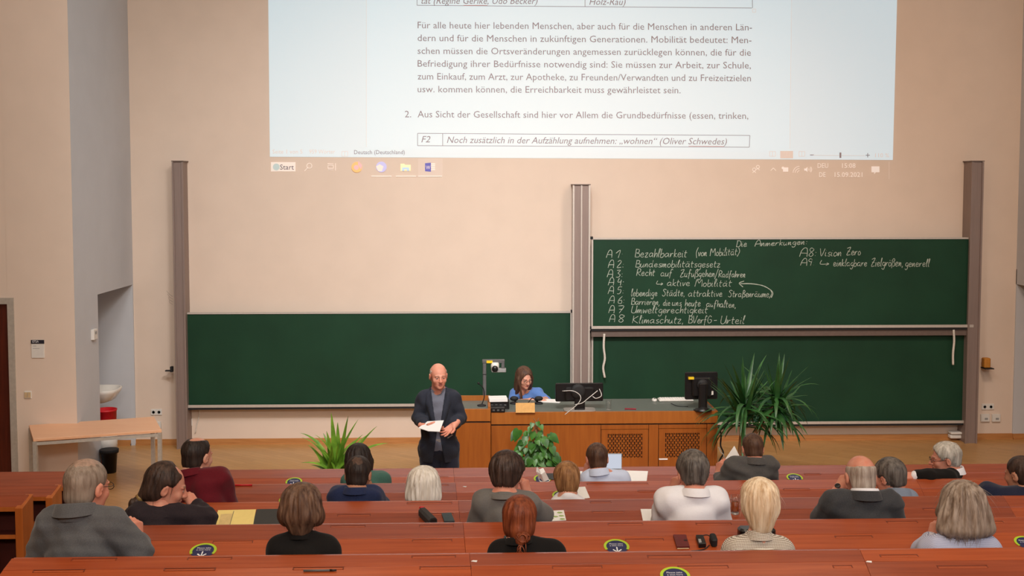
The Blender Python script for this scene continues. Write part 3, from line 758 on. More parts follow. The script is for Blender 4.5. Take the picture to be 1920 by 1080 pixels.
# ================================================================== lecture hall rows
EPX = [877, 904.5, 938, 979.5, 1037.5]          # far edge of every row at x = 960
LPX = [893, 922, 959, 1007, 1059]               # step between the ledge and the writing top
DR = [9.3 - .95 * i for i in range(5)]
T1, T2 = .20, .27
ROW = []
for i in range(5):
    zf = at(960, EPX[i], DR[i]).z
    n1 = Vector((0, -T1, 1)).normalized()
    p1 = hit(960, LPX[i], Vector((0, DR[i], zf)), n1)
    n2 = Vector((0, -T2, 1)).normalized()
    pl = Vector((0, p1.y, p1.z - .0015))
    ROW.append(dict(Y=DR[i], Z=zf, n1=n1, p1=Vector((0, DR[i], zf)), ys=p1.y, zs=p1.z - .0015, n2=n2, p2=pl, yn=DR[i] - .42,
                    zn=p1.z - .0015 - T2 * (p1.y - (DR[i] - .42)), fl=zf - .86))
def top_at(i, x, y):           # point of the photograph on row i's writing top or ledge
    r = ROW[i]; p = hit(x, y, r['p2'], r['n2'])
    return p if p.y <= r['ys'] else hit(x, y, r['p1'], r['n1'])
# stepped floor under the rows
AX = -2.30
for i in range(5):
    r = ROW[i]
    y1 = r['Y'] + .08
    y0 = (ROW[i + 1]['Y'] + .08) if i < 4 else -4.9
    struct('trim_%d' % (i + 2), MB().span((AX, y0, 0), (7.9, y1, r['fl'])), M['floor'])
def desk_unit(i, X0, X1, label, mats, grooves=(), skew=(0, 0)):
    r = ROW[i]
    e = empty('lecture_desk', ((X0 + X1) / 2, r['Y'] - .2, r['fl']), label, 'desk', None)
    g = .0005
    def bar(name, y0, z0, y1, z1, th, m):
        s0a = skew[0] * (r['Y'] - y0); s0b = skew[0] * (r['Y'] - y1); s1a = skew[1] * (r['Y'] - y0); s1b = skew[1] * (r['Y'] - y1)
        mb = MB().hexa([(X0 + g + s0b, y1, z1 - th), (X1 - g + s1b, y1, z1 - th), (X1 - g + s1a, y0, z0 - th), (X0 + g + s0a, y0, z0 - th),
                        (X0 + g + s0b, y1, z1), (X1 - g + s1b, y1, z1), (X1 - g + s1a, y0, z0), (X0 + g + s0a, y0, z0)])
        return mb.build(name, m, e, bevel=.0015)
    bar('ledge', r['Y'], r['Z'], r['ys'] + .0005, r['zs'] + .0015, .024, mats[0])
    bar('desktop', r['ys'] - .001, r['zs'], r['yn'], r['zn'], .024, mats[1])
    MB().span((X0 + g, r['Y'] - .001, r['fl'] + .02), (X1 - g, r['Y'] + .028, r['Z'] - .004)).build('front_panel', mats[0], e, bevel=.004)
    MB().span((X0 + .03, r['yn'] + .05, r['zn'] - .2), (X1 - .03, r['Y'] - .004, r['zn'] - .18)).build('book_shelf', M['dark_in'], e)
    for k, xx in enumerate((X0 + .006, X1 - .034)):
        zt0 = r['zs'] - .03; zt1 = r['zn'] - .026
        MB().hexa([(xx, r['yn'] + .02, r['fl']), (xx + .028, r['yn'] + .02, r['fl']), (xx + .028, r['Y'] - .004, r['fl']), (xx, r['Y'] - .004, r['fl']),
                   (xx, r['yn'] + .02, zt1), (xx + .028, r['yn'] + .02, zt1), (xx + .028, r['Y'] - .004, r['Z'] - .03), (xx, r['Y'] - .004, r['Z'] - .03)]).build('side_panel', M['desk_side'], e)
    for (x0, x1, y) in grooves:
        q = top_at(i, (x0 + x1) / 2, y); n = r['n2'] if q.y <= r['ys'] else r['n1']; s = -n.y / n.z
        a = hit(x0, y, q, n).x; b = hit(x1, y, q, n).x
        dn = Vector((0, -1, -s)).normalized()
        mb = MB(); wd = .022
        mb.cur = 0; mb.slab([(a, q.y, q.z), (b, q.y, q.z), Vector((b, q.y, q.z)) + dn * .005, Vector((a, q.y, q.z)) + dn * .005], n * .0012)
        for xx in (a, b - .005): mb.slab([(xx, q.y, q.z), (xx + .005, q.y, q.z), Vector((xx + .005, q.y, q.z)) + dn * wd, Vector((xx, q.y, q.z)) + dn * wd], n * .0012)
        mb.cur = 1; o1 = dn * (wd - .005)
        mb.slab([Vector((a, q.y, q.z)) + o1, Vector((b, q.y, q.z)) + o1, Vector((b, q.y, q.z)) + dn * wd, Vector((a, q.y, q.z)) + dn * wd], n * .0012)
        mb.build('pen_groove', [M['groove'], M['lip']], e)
    return e
def X_at(i, px): return at(px, EPX[i], ROW[i]['Y']).x
XEND = 6.4
D1, D2, D3 = M['desk'], M['desk2'], M['desk3']
desk_unit(0, AX, X_at(0, 850), 'front row desk left of the middle seam, behind the spiky fern', (D3, D1), ((825, 842, 893),), (0, .06))
desk_unit(0, X_at(0, 850), XEND, 'front row desk right of the middle seam, with the laptop on it', (D3, D3), ((1507, 1538, 887.5),), (.06, 0))
desk_unit(1, AX, X_at(1, 854), 'second row desk left of the middle seam', (D3, D3), ((826, 842, 908),), (0, .06))
desk_unit(1, X_at(1, 854), X_at(1, 1718), 'second row desk right of the middle seam', (D2, D1), ((1100, 1215, 906), (1195, 1247, 919), (1468, 1518, 916)), (.06, -.15))
desk_unit(1, X_at(1, 1718), XEND, 'second row desk in front of the man at the right photo edge', (D1, D1), (), (-.15, 0))
desk_unit(2, AX, X_at(2, 859), 'third row desk holding the yellow pad and the glasses case', (D2, D3), ((763, 848, 942), (633, 695, 964), (810, 851, 962)), (0, .06))
desk_unit(2, X_at(2, 859), X_at(2, 1880), 'third row desk holding the glass of tea', (D3, D3), ((1106, 1146, 940), (1110, 1170, 958), (1729, 1752, 953)), (.06, -.15))
desk_unit(2, X_at(2, 1880), XEND, 'third row desk at the right photo edge', (D1, D2), (), (-.15, 0))
desk_unit(3, AX, X_at(3, 868), 'fourth row desk left of the middle seam, with one round sticker', (D3, D2), ((620, 686, 985), (786, 851, 984), (773, 848, 1011.5), (400, 475, 1014)), (0, .06))
desk_unit(3, X_at(3, 868), XEND, 'fourth row desk holding the wine red notebook', (D1, D2), ((1139, 1205, 981), (1304, 1371, 980.5), (1661, 1719, 977), (1172, 1244, 1010), (1564, 1635, 1004.5), (1856, 1880, 977)), (.06, 0))
desk_unit(4, AX, X_at(4, 880), 'nearest row desk left of the middle seam, with a pen in its groove', (D1, D2), ((136, 220, 1047), (353, 436, 1045), (772, 855, 1041.5), (64, 160, 1068), (309, 405, 1065), (550, 645, 1063)), (0, .06))
desk_unit(4, X_at(4, 880), X_at(4, 1612), 'nearest row desk in the middle with a sticker at the photo edge', (D3, D1), ((1213, 1296, 1041), (787, 884, 1062), (1035, 1129, 1061), (1270, 1365, 1060.5)), (.06, -.1))
desk_unit(4, X_at(4, 1612), XEND, 'nearest row desk at the right, under the woman with bushy grey hair', (D2, D3), ((1648, 1720, 1040), (1755, 1850, 1060), (1560, 1597, 1060)), (-.1, 0))
# side block of narrow desks across the aisle on the left
def side_desk(i, pxr, yf, yn, label):
    Y = ROW[i]['Y']
    a = at(pxr, yf, Y); X1 = a.x; X0 = -6.6; zf = a.z
    n = Vector((0, -.3, 1)).normalized(); b = hit(pxr - 16, yn, a, n)
    dn = max(Y - b.y, .14); zn = zf - .3 * dn
    e = empty('side_desk', ((X0 + X1) / 2, Y, 0), label, 'desk', 'narrow desks left of the aisle')
    yn_ = Y - dn
    MB().hexa([(X0, yn_, zn - .022), (X1 - .02, yn_, zn - .022), (X1 - .02, Y, zf - .022), (X0, Y, zf - .022), (X0, yn_, zn), (X1 - .02, yn_, zn), (X1 - .02, Y, zf), (X0, Y, zf)]).build('desktop', M['desk3'], e, bevel=.003)
    MB().span((X0, yn_ - .004, zn - .03), (X1 - .02, yn_ + .012, zn - .002)).build('front_edge', M['desk_side'], e)
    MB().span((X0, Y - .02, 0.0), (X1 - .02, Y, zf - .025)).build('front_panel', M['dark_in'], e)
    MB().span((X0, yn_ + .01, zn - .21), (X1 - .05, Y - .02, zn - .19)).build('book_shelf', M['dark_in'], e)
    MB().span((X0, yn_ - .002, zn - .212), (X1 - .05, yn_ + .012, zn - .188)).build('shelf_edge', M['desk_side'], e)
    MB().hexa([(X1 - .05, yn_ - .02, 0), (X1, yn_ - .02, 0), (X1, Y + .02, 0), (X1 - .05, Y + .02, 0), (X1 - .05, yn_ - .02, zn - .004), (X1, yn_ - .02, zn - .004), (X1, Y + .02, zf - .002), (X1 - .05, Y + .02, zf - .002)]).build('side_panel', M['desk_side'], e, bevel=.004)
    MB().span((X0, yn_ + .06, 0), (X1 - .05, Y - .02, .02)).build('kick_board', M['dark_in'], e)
side_desk(0, 190, 883, 913, 'narrow side desk left of the aisle, nearest to the stage')
side_desk(1, 114, 909, 931, 'middle narrow side desk left of the aisle')
side_desk(2, 60, 927, 950, 'narrow side desk left of the aisle, nearest to the camera')
side_desk(3, -60, 960, 990, 'narrow side desk at the left photo edge')

# ------------------------------------------------------------------ round seat stickers
def sticker(i, x, y, wpx, label):
    c = top_at(i, x, y); r = ROW[i]; n = r['n2'] if c.y <= r['ys'] else r['n1']
    s = 2100 / c.y; rad = wpx / s / 2
    dn = Vector((0, -n.z, n.y)).normalized(); rx = Vector((1, 0, 0)); nn = n
    e = empty('seat_sticker', c, label, 'sticker', 'round seat stickers')
    def pl(u, v, h): return c + rx * (u * rad) - dn * (v * rad) + nn * h
    def discp(R0, h, m, name, a0=0, a1=360, R1=None, N=40):
        mb = MB()
        if R1 is None: mb.slab([pl(R0 * math.cos(R(a)), R0 * math.sin(R(a)), h) for a in np.linspace(a0, a1, N, endpoint=False)], nn * .0006)
        else:
            A = np.linspace(a0, a1, N)
            V = [pl(R0 * math.cos(R(a)), R0 * math.sin(R(a)), h) for a in A] + [pl(R1 * math.cos(R(a)), R1 * math.sin(R(a)), h) for a in A]
            mb._add(V, [(k, k + 1, N + k + 1, N + k) for k in range(N - 1)])
        mb.build(name, m, e)
    discp(.93, .0014, M['navy_p'], 'disc')
    discp(1.0, .0028, M['lime'], 'ring', -28, 208, .8)
    mb = MB()
    for P in (((-.05, -.1), (.05, -.1), (.05, -.75), (-.05, -.75)), ((-.36, -.48), (-.3, -.38), (.02, -.72), (-.02, -.84)), ((.36, -.48), (.3, -.38), (-.02, -.72), (.02, -.84))):
        mb.poly([pl(u, v, .0026) for u, v in P])
    mb.build('arrow', M['white_p'], e)
    text('Please take', -.52, .52, .2, .26, M['white_p'], e, place=lambda u, v: pl(u, v + .26, .0026), name='lettering')
    text('a seat here', -.52, .52, .0, .26, M['white_p'], e, place=lambda u, v: pl(u, v + .02, .0026), name='lettering')
sticker(0, 551, 903.5, 31, 'round navy and lime seat sticker on the front row desk, left of the spiky fern')
sticker(1, 541, 938, 36, 'round seat sticker on the second row desk, half hidden by the dark brown bob')
sticker(0, 1017, 898, 33, 'round seat sticker under the white face mask')
sticker(1, 1053, 929, 36, 'round seat sticker behind the person with short golden brown hair')
sticker(0, 1490, 896, 31, 'round seat sticker right of the man in the grey suit reading a sheet')
sticker(3, 381, 1033, 50, 'round seat sticker right of the man in the tweed grey jacket')
sticker(3, 1156, 1025, 49, 'round seat sticker between the ginger bun and the wine red notebook')
sticker(4, 1266, 1080, 58, 'round seat sticker cut by the bottom photo edge')
sticker(3, 1925, 1018, 46, 'round seat sticker at the right photo edge')

# ================================================================== stage furniture
# beech table
zt_ = .74
A, B, Cc, D = atz(62, 823, zt_), atz(303, 806, zt_), atz(289, 781, zt_), atz(54, 797, zt_)
e = empty('side_table', ((A + Cc) / 2).to_tuple()[:2] + (0,), 'long beech topped table with pale metal legs before the left wall', 'table')
MB().hexa([q - Vector((0, 0, .03)) for q in (A, B, Cc, D)] + [A, B, Cc, D]).build('tabletop', M['beech'], e, bevel=.004)
ctr = (A + B + Cc + D) / 4
def ins(q, f=.03): return q + (ctr - q) * f
I = [ins(q) for q in (A, B, Cc, D)]
for k in range(4):
    p = I[k]; MB().box((p.x, p.y, (zt_ - .03) / 2), (.04, .04, zt_ - .03)).build('leg', M['legmetal'], e)
mb = MB()
for k in range(4):
    p, q = I[k], I[(k + 1) % 4]; mb.tube([Vector((p.x, p.y, zt_ - .055)), Vector((q.x, q.y, zt_ - .055))], .022, 4)
mb.build('frame', M['legmetal'], e)
# washbasin in the niche
c = Vector((XL - .3, 14.0, 0))
zb = 3.39 - (727 - 350) * 14.0 / 2100
e = empty('washbasin', (XL - .6, c.y, zb - .2), 'white ceramic washbasin in the grey wall niche', 'washbasin')
X0 = XL - .6
mb = MB()
prof = [(.12, -.17), (.2, -.14), (.26, -.04), (.275, .0), (.26, .008), (.245, .0), (.19, -.1), (.05, -.125), (.0, -.125)]
V = []
N = 28
for (rr, z) in prof:
    for k in range(N):
        t = 2 * math.pi * k / N; cx, sy = math.cos(t), math.sin(t)
        sq = (abs(cx) ** 4 + abs(sy) ** 4) ** (-.25)
        V.append((X0 + .32 + rr * 1.1 * cx * sq, c.y + rr * sy * sq * .9, zb + z))
m_ = len(prof)
mb._add(V, [(i * N + j, i * N + (j + 1) % N, (i + 1) * N + (j + 1) % N, (i + 1) * N + j) for i in range(m_ - 1) for j in range(N)])
mb.build('basin', M['ceramic'], e, True)
MB().tube(catmull([(X0 + .05, c.y, zb + .0), (X0 + .05, c.y, zb + .14), (X0 + .12, c.y, zb + .2), (X0 + .2, c.y, zb + .15)]), .014, 10).build('tap', M['steel'], e, True)
MB().tube([(X0 + .3, c.y, zb - .13), (X0 + .3, c.y, zb - .3), (X0 + .0, c.y, zb - .34)], .022, 10).build('drain_pipe', M['steel'], e, True)
# red bin and black bin
q = atx(198, 800, XL - .14)
e = empty('waste_bin', (XL - .09, 13.45, 0), 'red waste bin with a folded rim standing below the washbasin', 'bin')
by = 13.5; bx = at(199, 800, by).x
WL[e.name] = Vector((bx, by, 0)); e.location = WL[e.name]
zt2 = at(199, 767, by).z
mb = MB().lathe([(.10, 0), (.115, zt2 * .5), (.125, zt2), (.132, zt2), (.13, zt2 - .02), (.118, zt2 - .02), (.1, .03)], (bx, by, 0), 24); mb.build('bin_body', M['red'], e, True)
MB().lathe([(.12, zt2 * .28), (.124, zt2 * .28), (.129, zt2 * .6), (.124, zt2 * .6)], (bx, by, 0), 24).build('white_band', M['white'], e, True)
by = 13.28; bx = at(205, 860, by).x; zt2 = at(205, 844, by).z
e = empty('waste_bin', (bx, by, 0), 'small black waste bin standing on the parquet before the red bin', 'bin')
MB().lathe([(.075, 0), (.095, zt2), (.105, zt2), (.1, zt2 + .01), (.09, zt2), (.07, .02)], (bx, by, 0), 24).build('bin_body', M['black'], e, True)
MB().lathe([(.099, zt2 - .03), (.108, zt2 - .03), (.11, zt2 + .012), (.099, zt2 + .012)], (bx, by, 0), 24).build('rim', M['black_m'], e, True)

# demonstration counter
ZT = .86
y0 = atz(1130, 772, ZT).y; y1 = atz(1130, 748, ZT).y
cx0 = at(921, 772, y0).x; cx1 = at(1346, 771, y0).x
e = empty('demonstration_counter', ((cx0 + cx1) / 2, (y0 + y1) / 2, 0), 'long oak veneered demonstration counter with an olive grey top', 'counter')
CT = e
MB().span((cx0, y0 + .02, ZT - .012), (cx1 - .025, y1, ZT)).build('worktop', M['countertop'], e)
zb1 = at(1130, 794.5, y0).z
MB().span((cx0, y0, zb1), (cx1, y0 + .022, ZT + .001)).build('front_band', M['counter_h'], e, bevel=.002)
MB().span((cx0, y0 + .012, zb1 - .016), (cx1 - .01, y0 + .03, zb1)).build('shadow_gap', M['black_gap'], e)
zb2 = zb1 - .016
MB().span((cx1 - .025, y0 + .004, .0), (cx1, y1, ZT + .001)).build('side_panel', M['counter'], e, bevel=.002)
MB().span((cx0, y1 - .02, .05), (cx1 - .025, y1, ZT - .013)).build('back_panel', M['counter'], e)
def zpx(y): return at(1130, y, y0).z
def xpx(x): return at(x, 830, y0).x
vents = ((1127, 1216, 806, 874, 1139, 1205, 814, 859), (1235, 1325, 805, 872, 1247, 1312, 813, 859))
xs = [cx0, xpx(1126.5), xpx(1216.5), xpx(1234.5), xpx(1325.5), cx1 - .026]
for k in range(5):
    if k in (1, 3): continue
    MB().span((xs[k] + .001, y0 + .006, 0.06), (xs[k + 1] - .001, y0 + .024, zb2)).build('front_panel', M['counter'], e)
zlow = .1
for (a0, a1, b0, b1, g0, g1, h0, h1) in vents:
    A0, A1, ztop = xpx(a0) + .003, xpx(a1) - .003, zpx(b0)
    G0, G1, gt, gb = xpx(g0), xpx(g1), zpx(h0), zpx(h1)
    mb = MB()
    mb.span((A0, y0 + .004, zlow), (G0, y0 + .022, ztop)); mb.span((G1, y0 + .004, zlow), (A1, y0 + .022, ztop))
    mb.span((G0, y0 + .004, gt), (G1, y0 + .022, ztop)); mb.span((G0, y0 + .004, zlow), (G1, y0 + .022, gb))
    # slotted grille: vertical bars with staggered bridges
    nb = 20; bw = (G1 - G0) / nb
    for k in range(nb + 1):
        x = G0 + k * bw; mb.span((x - bw * .2, y0 + .005, gb), (x + bw * .2, y0 + .02, gt))
    hh = (gt - gb)
    for k in range(nb):
        for j in range(5):
            z = gb + hh * ((j + (.5 if k % 2 else 0)) / 5.0)
            mb.span((G0 + k * bw, y0 + .006, max(z - .008, gb)), (G0 + (k + 1) * bw, y0 + .019, min(z + .008, gt)))
    d = mb.build('vent_door', M['counter'], e)
    MB().span((G0 - .01, y0 + .026, gb - .01), (G1 + .01, y0 + .03, gt + .01)).build('vent_backing', M['black_gap'], d)
    MB().span((A0 - .003, y0 + .024, ztop), (A1 + .003, y0 + .026, ztop + .006)).build('door_gap', M['black_gap'], d)
    MB().span((A0 - .02, y0 + .03, .06), (A1 + .02, y0 + .034, zb2)).build('carcass_back', M['black_gap'], d)
    # top rail over the door
    MB().span((A0 - .002, y0 + .006, ztop + .005), (A1 + .002, y0 + .024, zb2)).build('top_rail', M['counter'], d)
MB().span((xpx(1236), y0 + .0005, zpx(863)), (xpx(1252), y0 + .004, zpx(860.5))).build('small_label', M['white_p'], e)
MB().span((cx0, y0 + .05, 0), (cx1 - .02, y0 + .07, .07)).build('plinth', M['black_gap'], e)
# lectern at the left end
yl0 = y0 - .12; ZL = .955
lx0, lx1 = at(808, 770, yl0).x, at(920, 770, yl0).x
zl = at(890, 767, yl0).z
e = empty('lectern', ((lx0 + lx1) / 2, yl0 + .4, 0), 'taller oak lectern joined to the left end of the counter', 'lectern')
zg = at(890, 790, yl0).z
yl1 = atz(890, 750, zl).y
MB().span((lx0, yl0, zg), (lx1, yl0 + .025, zl)).build('front_band', M['counter_h'], e, bevel=.002)
MB().span((lx0, yl0 + .01, zg - .018), (lx1 - .006, yl0 + .03, zg)).build('shadow_gap', M['black_gap'], e)
MB().span((lx0, yl0 + .002, 0), (lx1, yl0 + .025, zg - .018)).build('front_panel', M['counter'], e)
MB().span((lx1 - .03, yl0 + .025, 0), (lx1 - .001, yl1, zl + .02)).build('side_panel', M['counter_h'], e)
MB().span((lx0, yl0 + .025, 0), (lx0 + .03, yl1, zl + .02)).build('side_panel', M['counter_h'], e)
MB().span((lx0, yl1, 0), (lx1 - .001, yl1 + .025, zl + .05)).build('back_panel', M['counter_h'], e)
MB().span((lx0 + .03, yl0 + .025, zl - .03), (lx1 - .03, yl1, zl - .008)).build('inner_top', M['countertop'], e)
MB().span((lx0 + .02, yl0 + .04, .0), (lx1 - .02, yl1, .05)).build('plinth', M['black_gap'], e)

# ------------------------------------------------------------------ things on the counter
def on(x, y, z=ZT): return atz(x, y, z)
# document camera
b = on(907, 752, zl - .008); b.y = min(b.y, yl1 - .1)
yc = yl1 + .10
e = empty('document_camera', (at(908, 750, yc).x, yc, ZT), 'grey document camera on a tall arm beside the lectern', 'camera')
px = at(908.5, 700, yc).x
MB().rbox((px + .1, yc, ZT + .03), (.36, .16, .06), .02).build('base', M['grey_d'], e)
MB().rbox((px, yc, (ZT + at(0, 679, yc).z) / 2), (.042, .05, at(0, 679, yc).z - ZT), .012).build('column', M['grey_d'], e)
MB().span((px - .022, yc - .028, at(0, 706, yc).z - .004), (px + .022, yc + .028, at(0, 706, yc).z + .004)).build('joint', M['black_m'], e)
xa, xb = at(903, 0, yc).x, at(946, 0, yc).x; za = at(0, 678.5, yc).z
MB().rbox(((xa + xb) / 2, yc, za - .02), (xb - xa, .06, .04), .01).build('arm', M['grey_d'], e)
MB().rbox((xb - .02, yc, za - .085), (.038, .054, .12), .01).build('arm_end', M['grey_d'], e)
xm = at(929, 0, yc).x
MB().rbox((xm + .035, yc, za - .125), (.17, .08, .045), .012).build('lamp_bar', M['grey_m'], e)
MB().lathe([(.045, -.05), (.05, 0), (.05, .05)], (xm - .01, yc, za - .08), 20).build('lens_housing', M['white'], e, True)
MB().lathe([(.03, -.012), (.036, 0), (.036, .01)], (xm - .01, yc - .05, za - .1), 20, Matrix.Rotation(R(90), 3, 'X')).build('lens', M['black'], e, True)
MB().box((at(917, 0, yc).x, yc - .033, za - .022), (.07, .006, .03)).build('label_strip', M['yellow_l'], e)
# lectern microphone
b = Vector((at(903, 762, y0 + .1).x, y0 + .1, zl - .008))
e = empty('gooseneck_microphone', b, 'thin black gooseneck microphone on the lectern', 'microphone')
MB().lathe([(.05, 0), (.05, .01), (.02, .02)], b, 16).build('base', M['black_m'], e, True)
MB().tube(catmull([b + Vector((0, 0, .01)), b + Vector((.03, .0, .1)), b + Vector((.02, -.01, .2)), b + Vector((-.03, -.03, .26))]), .006, 6).build('neck', M['black_m'], e, True)
MB().ball(b + Vector((-.035, -.035, .265)), (.013, .022, .013)).build('capsule', M['black_m'], e, True)
# AV boxes between lectern and name plate
for (x0, x1, yy, h, lb) in ((916, 955, 768, .09, 'black media unit with buttons behind the lectern, under the paper pile'), (919, 947, 774, .05, 'low black box in front of the media unit')):
    a, c = on(x0, yy), on(x1, yy)
    e = empty('media_unit', ((a.x + c.x) / 2, a.y + .1, ZT), lb, 'device')
    MB().rbox(((a.x + c.x) / 2, a.y + .1, ZT + h / 2), (c.x - a.x, .18, h), .01).build('casing', M['black'], e)
    for k in range(4): MB().box((a.x + .04 + k * .05, a.y + .008, ZT + h * .55), (.025, .008, .015)).build('button', M['grey_d'], e)
    if h > .06:
        tag(MB().box(((a.x + c.x) / 2 - .01, a.y + .1, ZT + h + .015), (c.x - a.x - .03, .22, .03), Matrix.Rotation(R(3), 3, 'Z')).build('paper_pile', M['paper']), 'pile of white paper on the black media unit', 'paper')
# wooden name plate
a, c = on(967, 774), on(1003, 774)
e = empty('name_plate', ((a.x + c.x) / 2, a.y + .03, ZT), 'blank wooden name plate standing on the counter before the seated woman', 'sign')
MB().box(((a.x + c.x) / 2, a.y + .02, ZT + .052), (c.x - a.x, .012, .11), Matrix.Rotation(R(-14), 3, 'X')).build('plate', mat('pale_wood_plate', RGB(214, 162, 88), .5), e)
MB().box(((a.x + c.x) / 2, a.y + .05, ZT + .008), (c.x - a.x, .07, .014)).build('foot', M['counter_h'], e)
# desk microphones
for (x, y, lb) in ((964, 757, 'left black desk microphone behind the name plate'), (1010, 757, 'right black desk microphone behind the name plate')):
    p = on(x, y)
    e = empty('desk_microphone', p, lb, 'microphone')
    MB().lathe([(.05, 0), (.05, .012), (.03, .022)], p, 18).build('base', M['black_m'], e, True)
    s = 1 if x < 990 else -1
    MB().tube(catmull([p + Vector((0, 0, .015)), p + Vector((.03 * s, 0, .05)), p + Vector((.0, -.02, .06))]), .007, 6).build('neck', M['black_m'], e, True)
    MB().ball(p + Vector((-.0, -.02, .065)), (.05, .03, .03)).build('windscreen', M['black_m'], e, True)
tag(MB().tube(catmull([on(970, 757) + Vector((0, 0, .008)), on(985, 762) + Vector((0, 0, .008)), on(998, 756) + Vector((0, 0, .06)), on(1008, 757) + Vector((0, 0, .01))]), .006, 6).build('microphone_cable', M['black_m'], smooth=True), 'black cable looped between the two desk microphones', 'cable')
# papers before the woman
a = on(1030, 752)
tag(MB().box((a.x, a.y, ZT + .004), (.28, .2, .006), Matrix.Rotation(R(-14), 3, 'Z')).build('paper_sheet', M['paper']), 'white sheet on the counter beside the seated woman, behind the wide monitor', 'paper')
# monitors seen from behind
def monitor(x0, x1, ytop, ybot, ybase, yaw, label, tall=False):
    b = on((x0 + x1) / 2, ybase)
    e = empty('monitor', (b.x, b.y, ZT), label, 'monitor')
    wv = (x1 - x0) * b.y / 2100; z1 = at(0, ytop, b.y).z; z0 = at(0, ybot, b.y).z
    rot = Matrix.Rotation(yaw, 3, 'Z'); ctr = Vector((b.x, b.y, (z0 + z1) / 2))
    rx = Matrix.Rotation(R(90), 3, 'X')
    MB().rbox(ctr + rot @ Vector((0, .03, 0)), (wv, z1 - z0, .04), .015, rot @ rx).build('shell', M['black'], e)
    MB().rbox(ctr + rot @ Vector((0, -.005, -.01)), (wv * .62, (z1 - z0) * .7, .05), .03, rot @ rx).build('rear_bulge', M['black'], e)
    MB().rbox(ctr + rot @ Vector((0, .052, 0)), (wv - .03, (z1 - z0) - .03, .006), .006, rot @ rx).build('screen', M['black_m'], e)
    if tall:
        MB().lathe([(.10, 0), (.105, .012), (.05, .03), (.045, .05)], (b.x, b.y - .06, ZT), 24).build('stand_base', M['black'], e, True)
        MB().rbox((b.x, b.y - .06, ZT + .17), (.1, .07, .3), .03).build('stand_neck', M['black'], e)
        MB().lathe([(.065, 0), (.06, .02), (.03, .03)], ctr + Vector((0, -.04, .02)), 24, rx).build('hinge', M['black_m'], e, True)
        MB().box(ctr + rot @ Vector((-wv * .34, -.0, (z1 - z0) * .3)), (.06, .05, .025), rot).build('label_strip', M['yellow_l'], e)
        MB().box(ctr + rot @ Vector((wv * .3, -.0, -(z1 - z0) * .25)), (.03, .05, .04), rot).build('port_plate', M['white'], e)
    else:
        MB().rbox((b.x, b.y - .0, ZT + .007), (.36, .2, .014), .04).build('stand_base', M['steel'], e)
        MB().rbox((b.x, b.y - .02, ZT + .09), (.12, .05, .18), .02).build('stand_neck', M['black'], e)
        MB().lathe([(.085, 0), (.08, .02), (.05, .025)], ctr + Vector((-.02, -.03, .02)), 24, rx).build('hinge', M['black_m'], e, True)
    return e, b, ctr, wv
e, b, c, wv = monitor(1041, 1132, 725, 759.5, 769, R(2), 'wide black monitor seen from behind, with pale cables, in the middle of the counter')
for P in ([(-.2, -.06, .03), (-.08, -.09, .035), (.0, -.1, -.02), (-.02, -.1, -.1), (-.16, -.1, -.22), (-.2, -.06, -.25)], [(.22, -.05, .05), (.24, -.08, -.02), (.18, -.09, -.05), (.14, -.08, -.03)], [(.2, -.05, .03), (.1, -.09, -.04), (.02, -.1, -.1), (-.06, -.09, -.12)]):
    MB().tube(catmull([c + Vector(q) for q in P]), .0045, 6).build('cable', M['cable_w'], e, True)
monitor(1284, 1347, 705, 757, 768, R(4), 'squarish black monitor on a round foot at the right end of the counter', True)
# glass, red thing, mouse, keyboard
p = on(1141, 768)
e = empty('drinking_glass', p, 'empty clear drinking glass right of the wide monitor', 'glass')
MB().lathe([(.028, 0), (.032, .11), (.030, .11), (.026, .008), (.001, .008)], p, 24, cap=False).build('tumbler', M['glass'], e, True)
MB().lathe([(.001, 0), (.029, 0), (.029, .006), (.001, .006)], p, 24).build('glass_base', M['steel'], e, True)
p = on(1182, 768)
e = empty('pen_case', p, 'flat dark red pen case lying on the counter right of the glass', 'case')
MB().rbox((p.x, p.y, ZT + .008), (.13, .025, .014), .006, Matrix.Rotation(R(-9), 3, 'Z')).build('case', mat('dark_red_case', RGB(140, 30, 44), .5), e)
p = on(1227, 752)
e = empty('computer_mouse', p, 'pale computer mouse lying on the counter left of the keyboard', 'mouse')
MB().ball((p.x, p.y, ZT + .012), (.032, .055, .024)).build('shell', M['white'], e, True); MB().ball((p.x, p.y - .02, ZT + .03), (.012, .016, .008)).build('wheel', M['grey_d'], e, True)
a, c = on(1243, 752), on(1292, 752)
e = empty('keyboard', ((a.x + c.x) / 2, a.y + .03, ZT), 'white keyboard lying on the counter behind the squarish monitor', 'keyboard')
MB().rbox(((a.x + c.x) / 2, a.y + .03, ZT + .012), (c.x - a.x + .1, .15, .02), .01).build('keyboard_body', M['white'], e)
mb = MB()
for r_ in range(4):
    for k in range(13): mb.box((a.x - .02 + k * .03, a.y - .02 + r_ * .032, ZT + .025), (.024, .026, .008))
mb.build('keys', M['paper'], e)
tag(MB().tube(catmull([on(1258, 757) + Vector((0, 0, .005)), on(1270, 762) + Vector((0, 0, .005)), on(1290, 763) + Vector((0, 0, .005))]), .004, 6).build('keyboard_cable', M['black_m'], smooth=True), 'thin dark cable curling from the keyboard to the squarish monitor', 'cable')
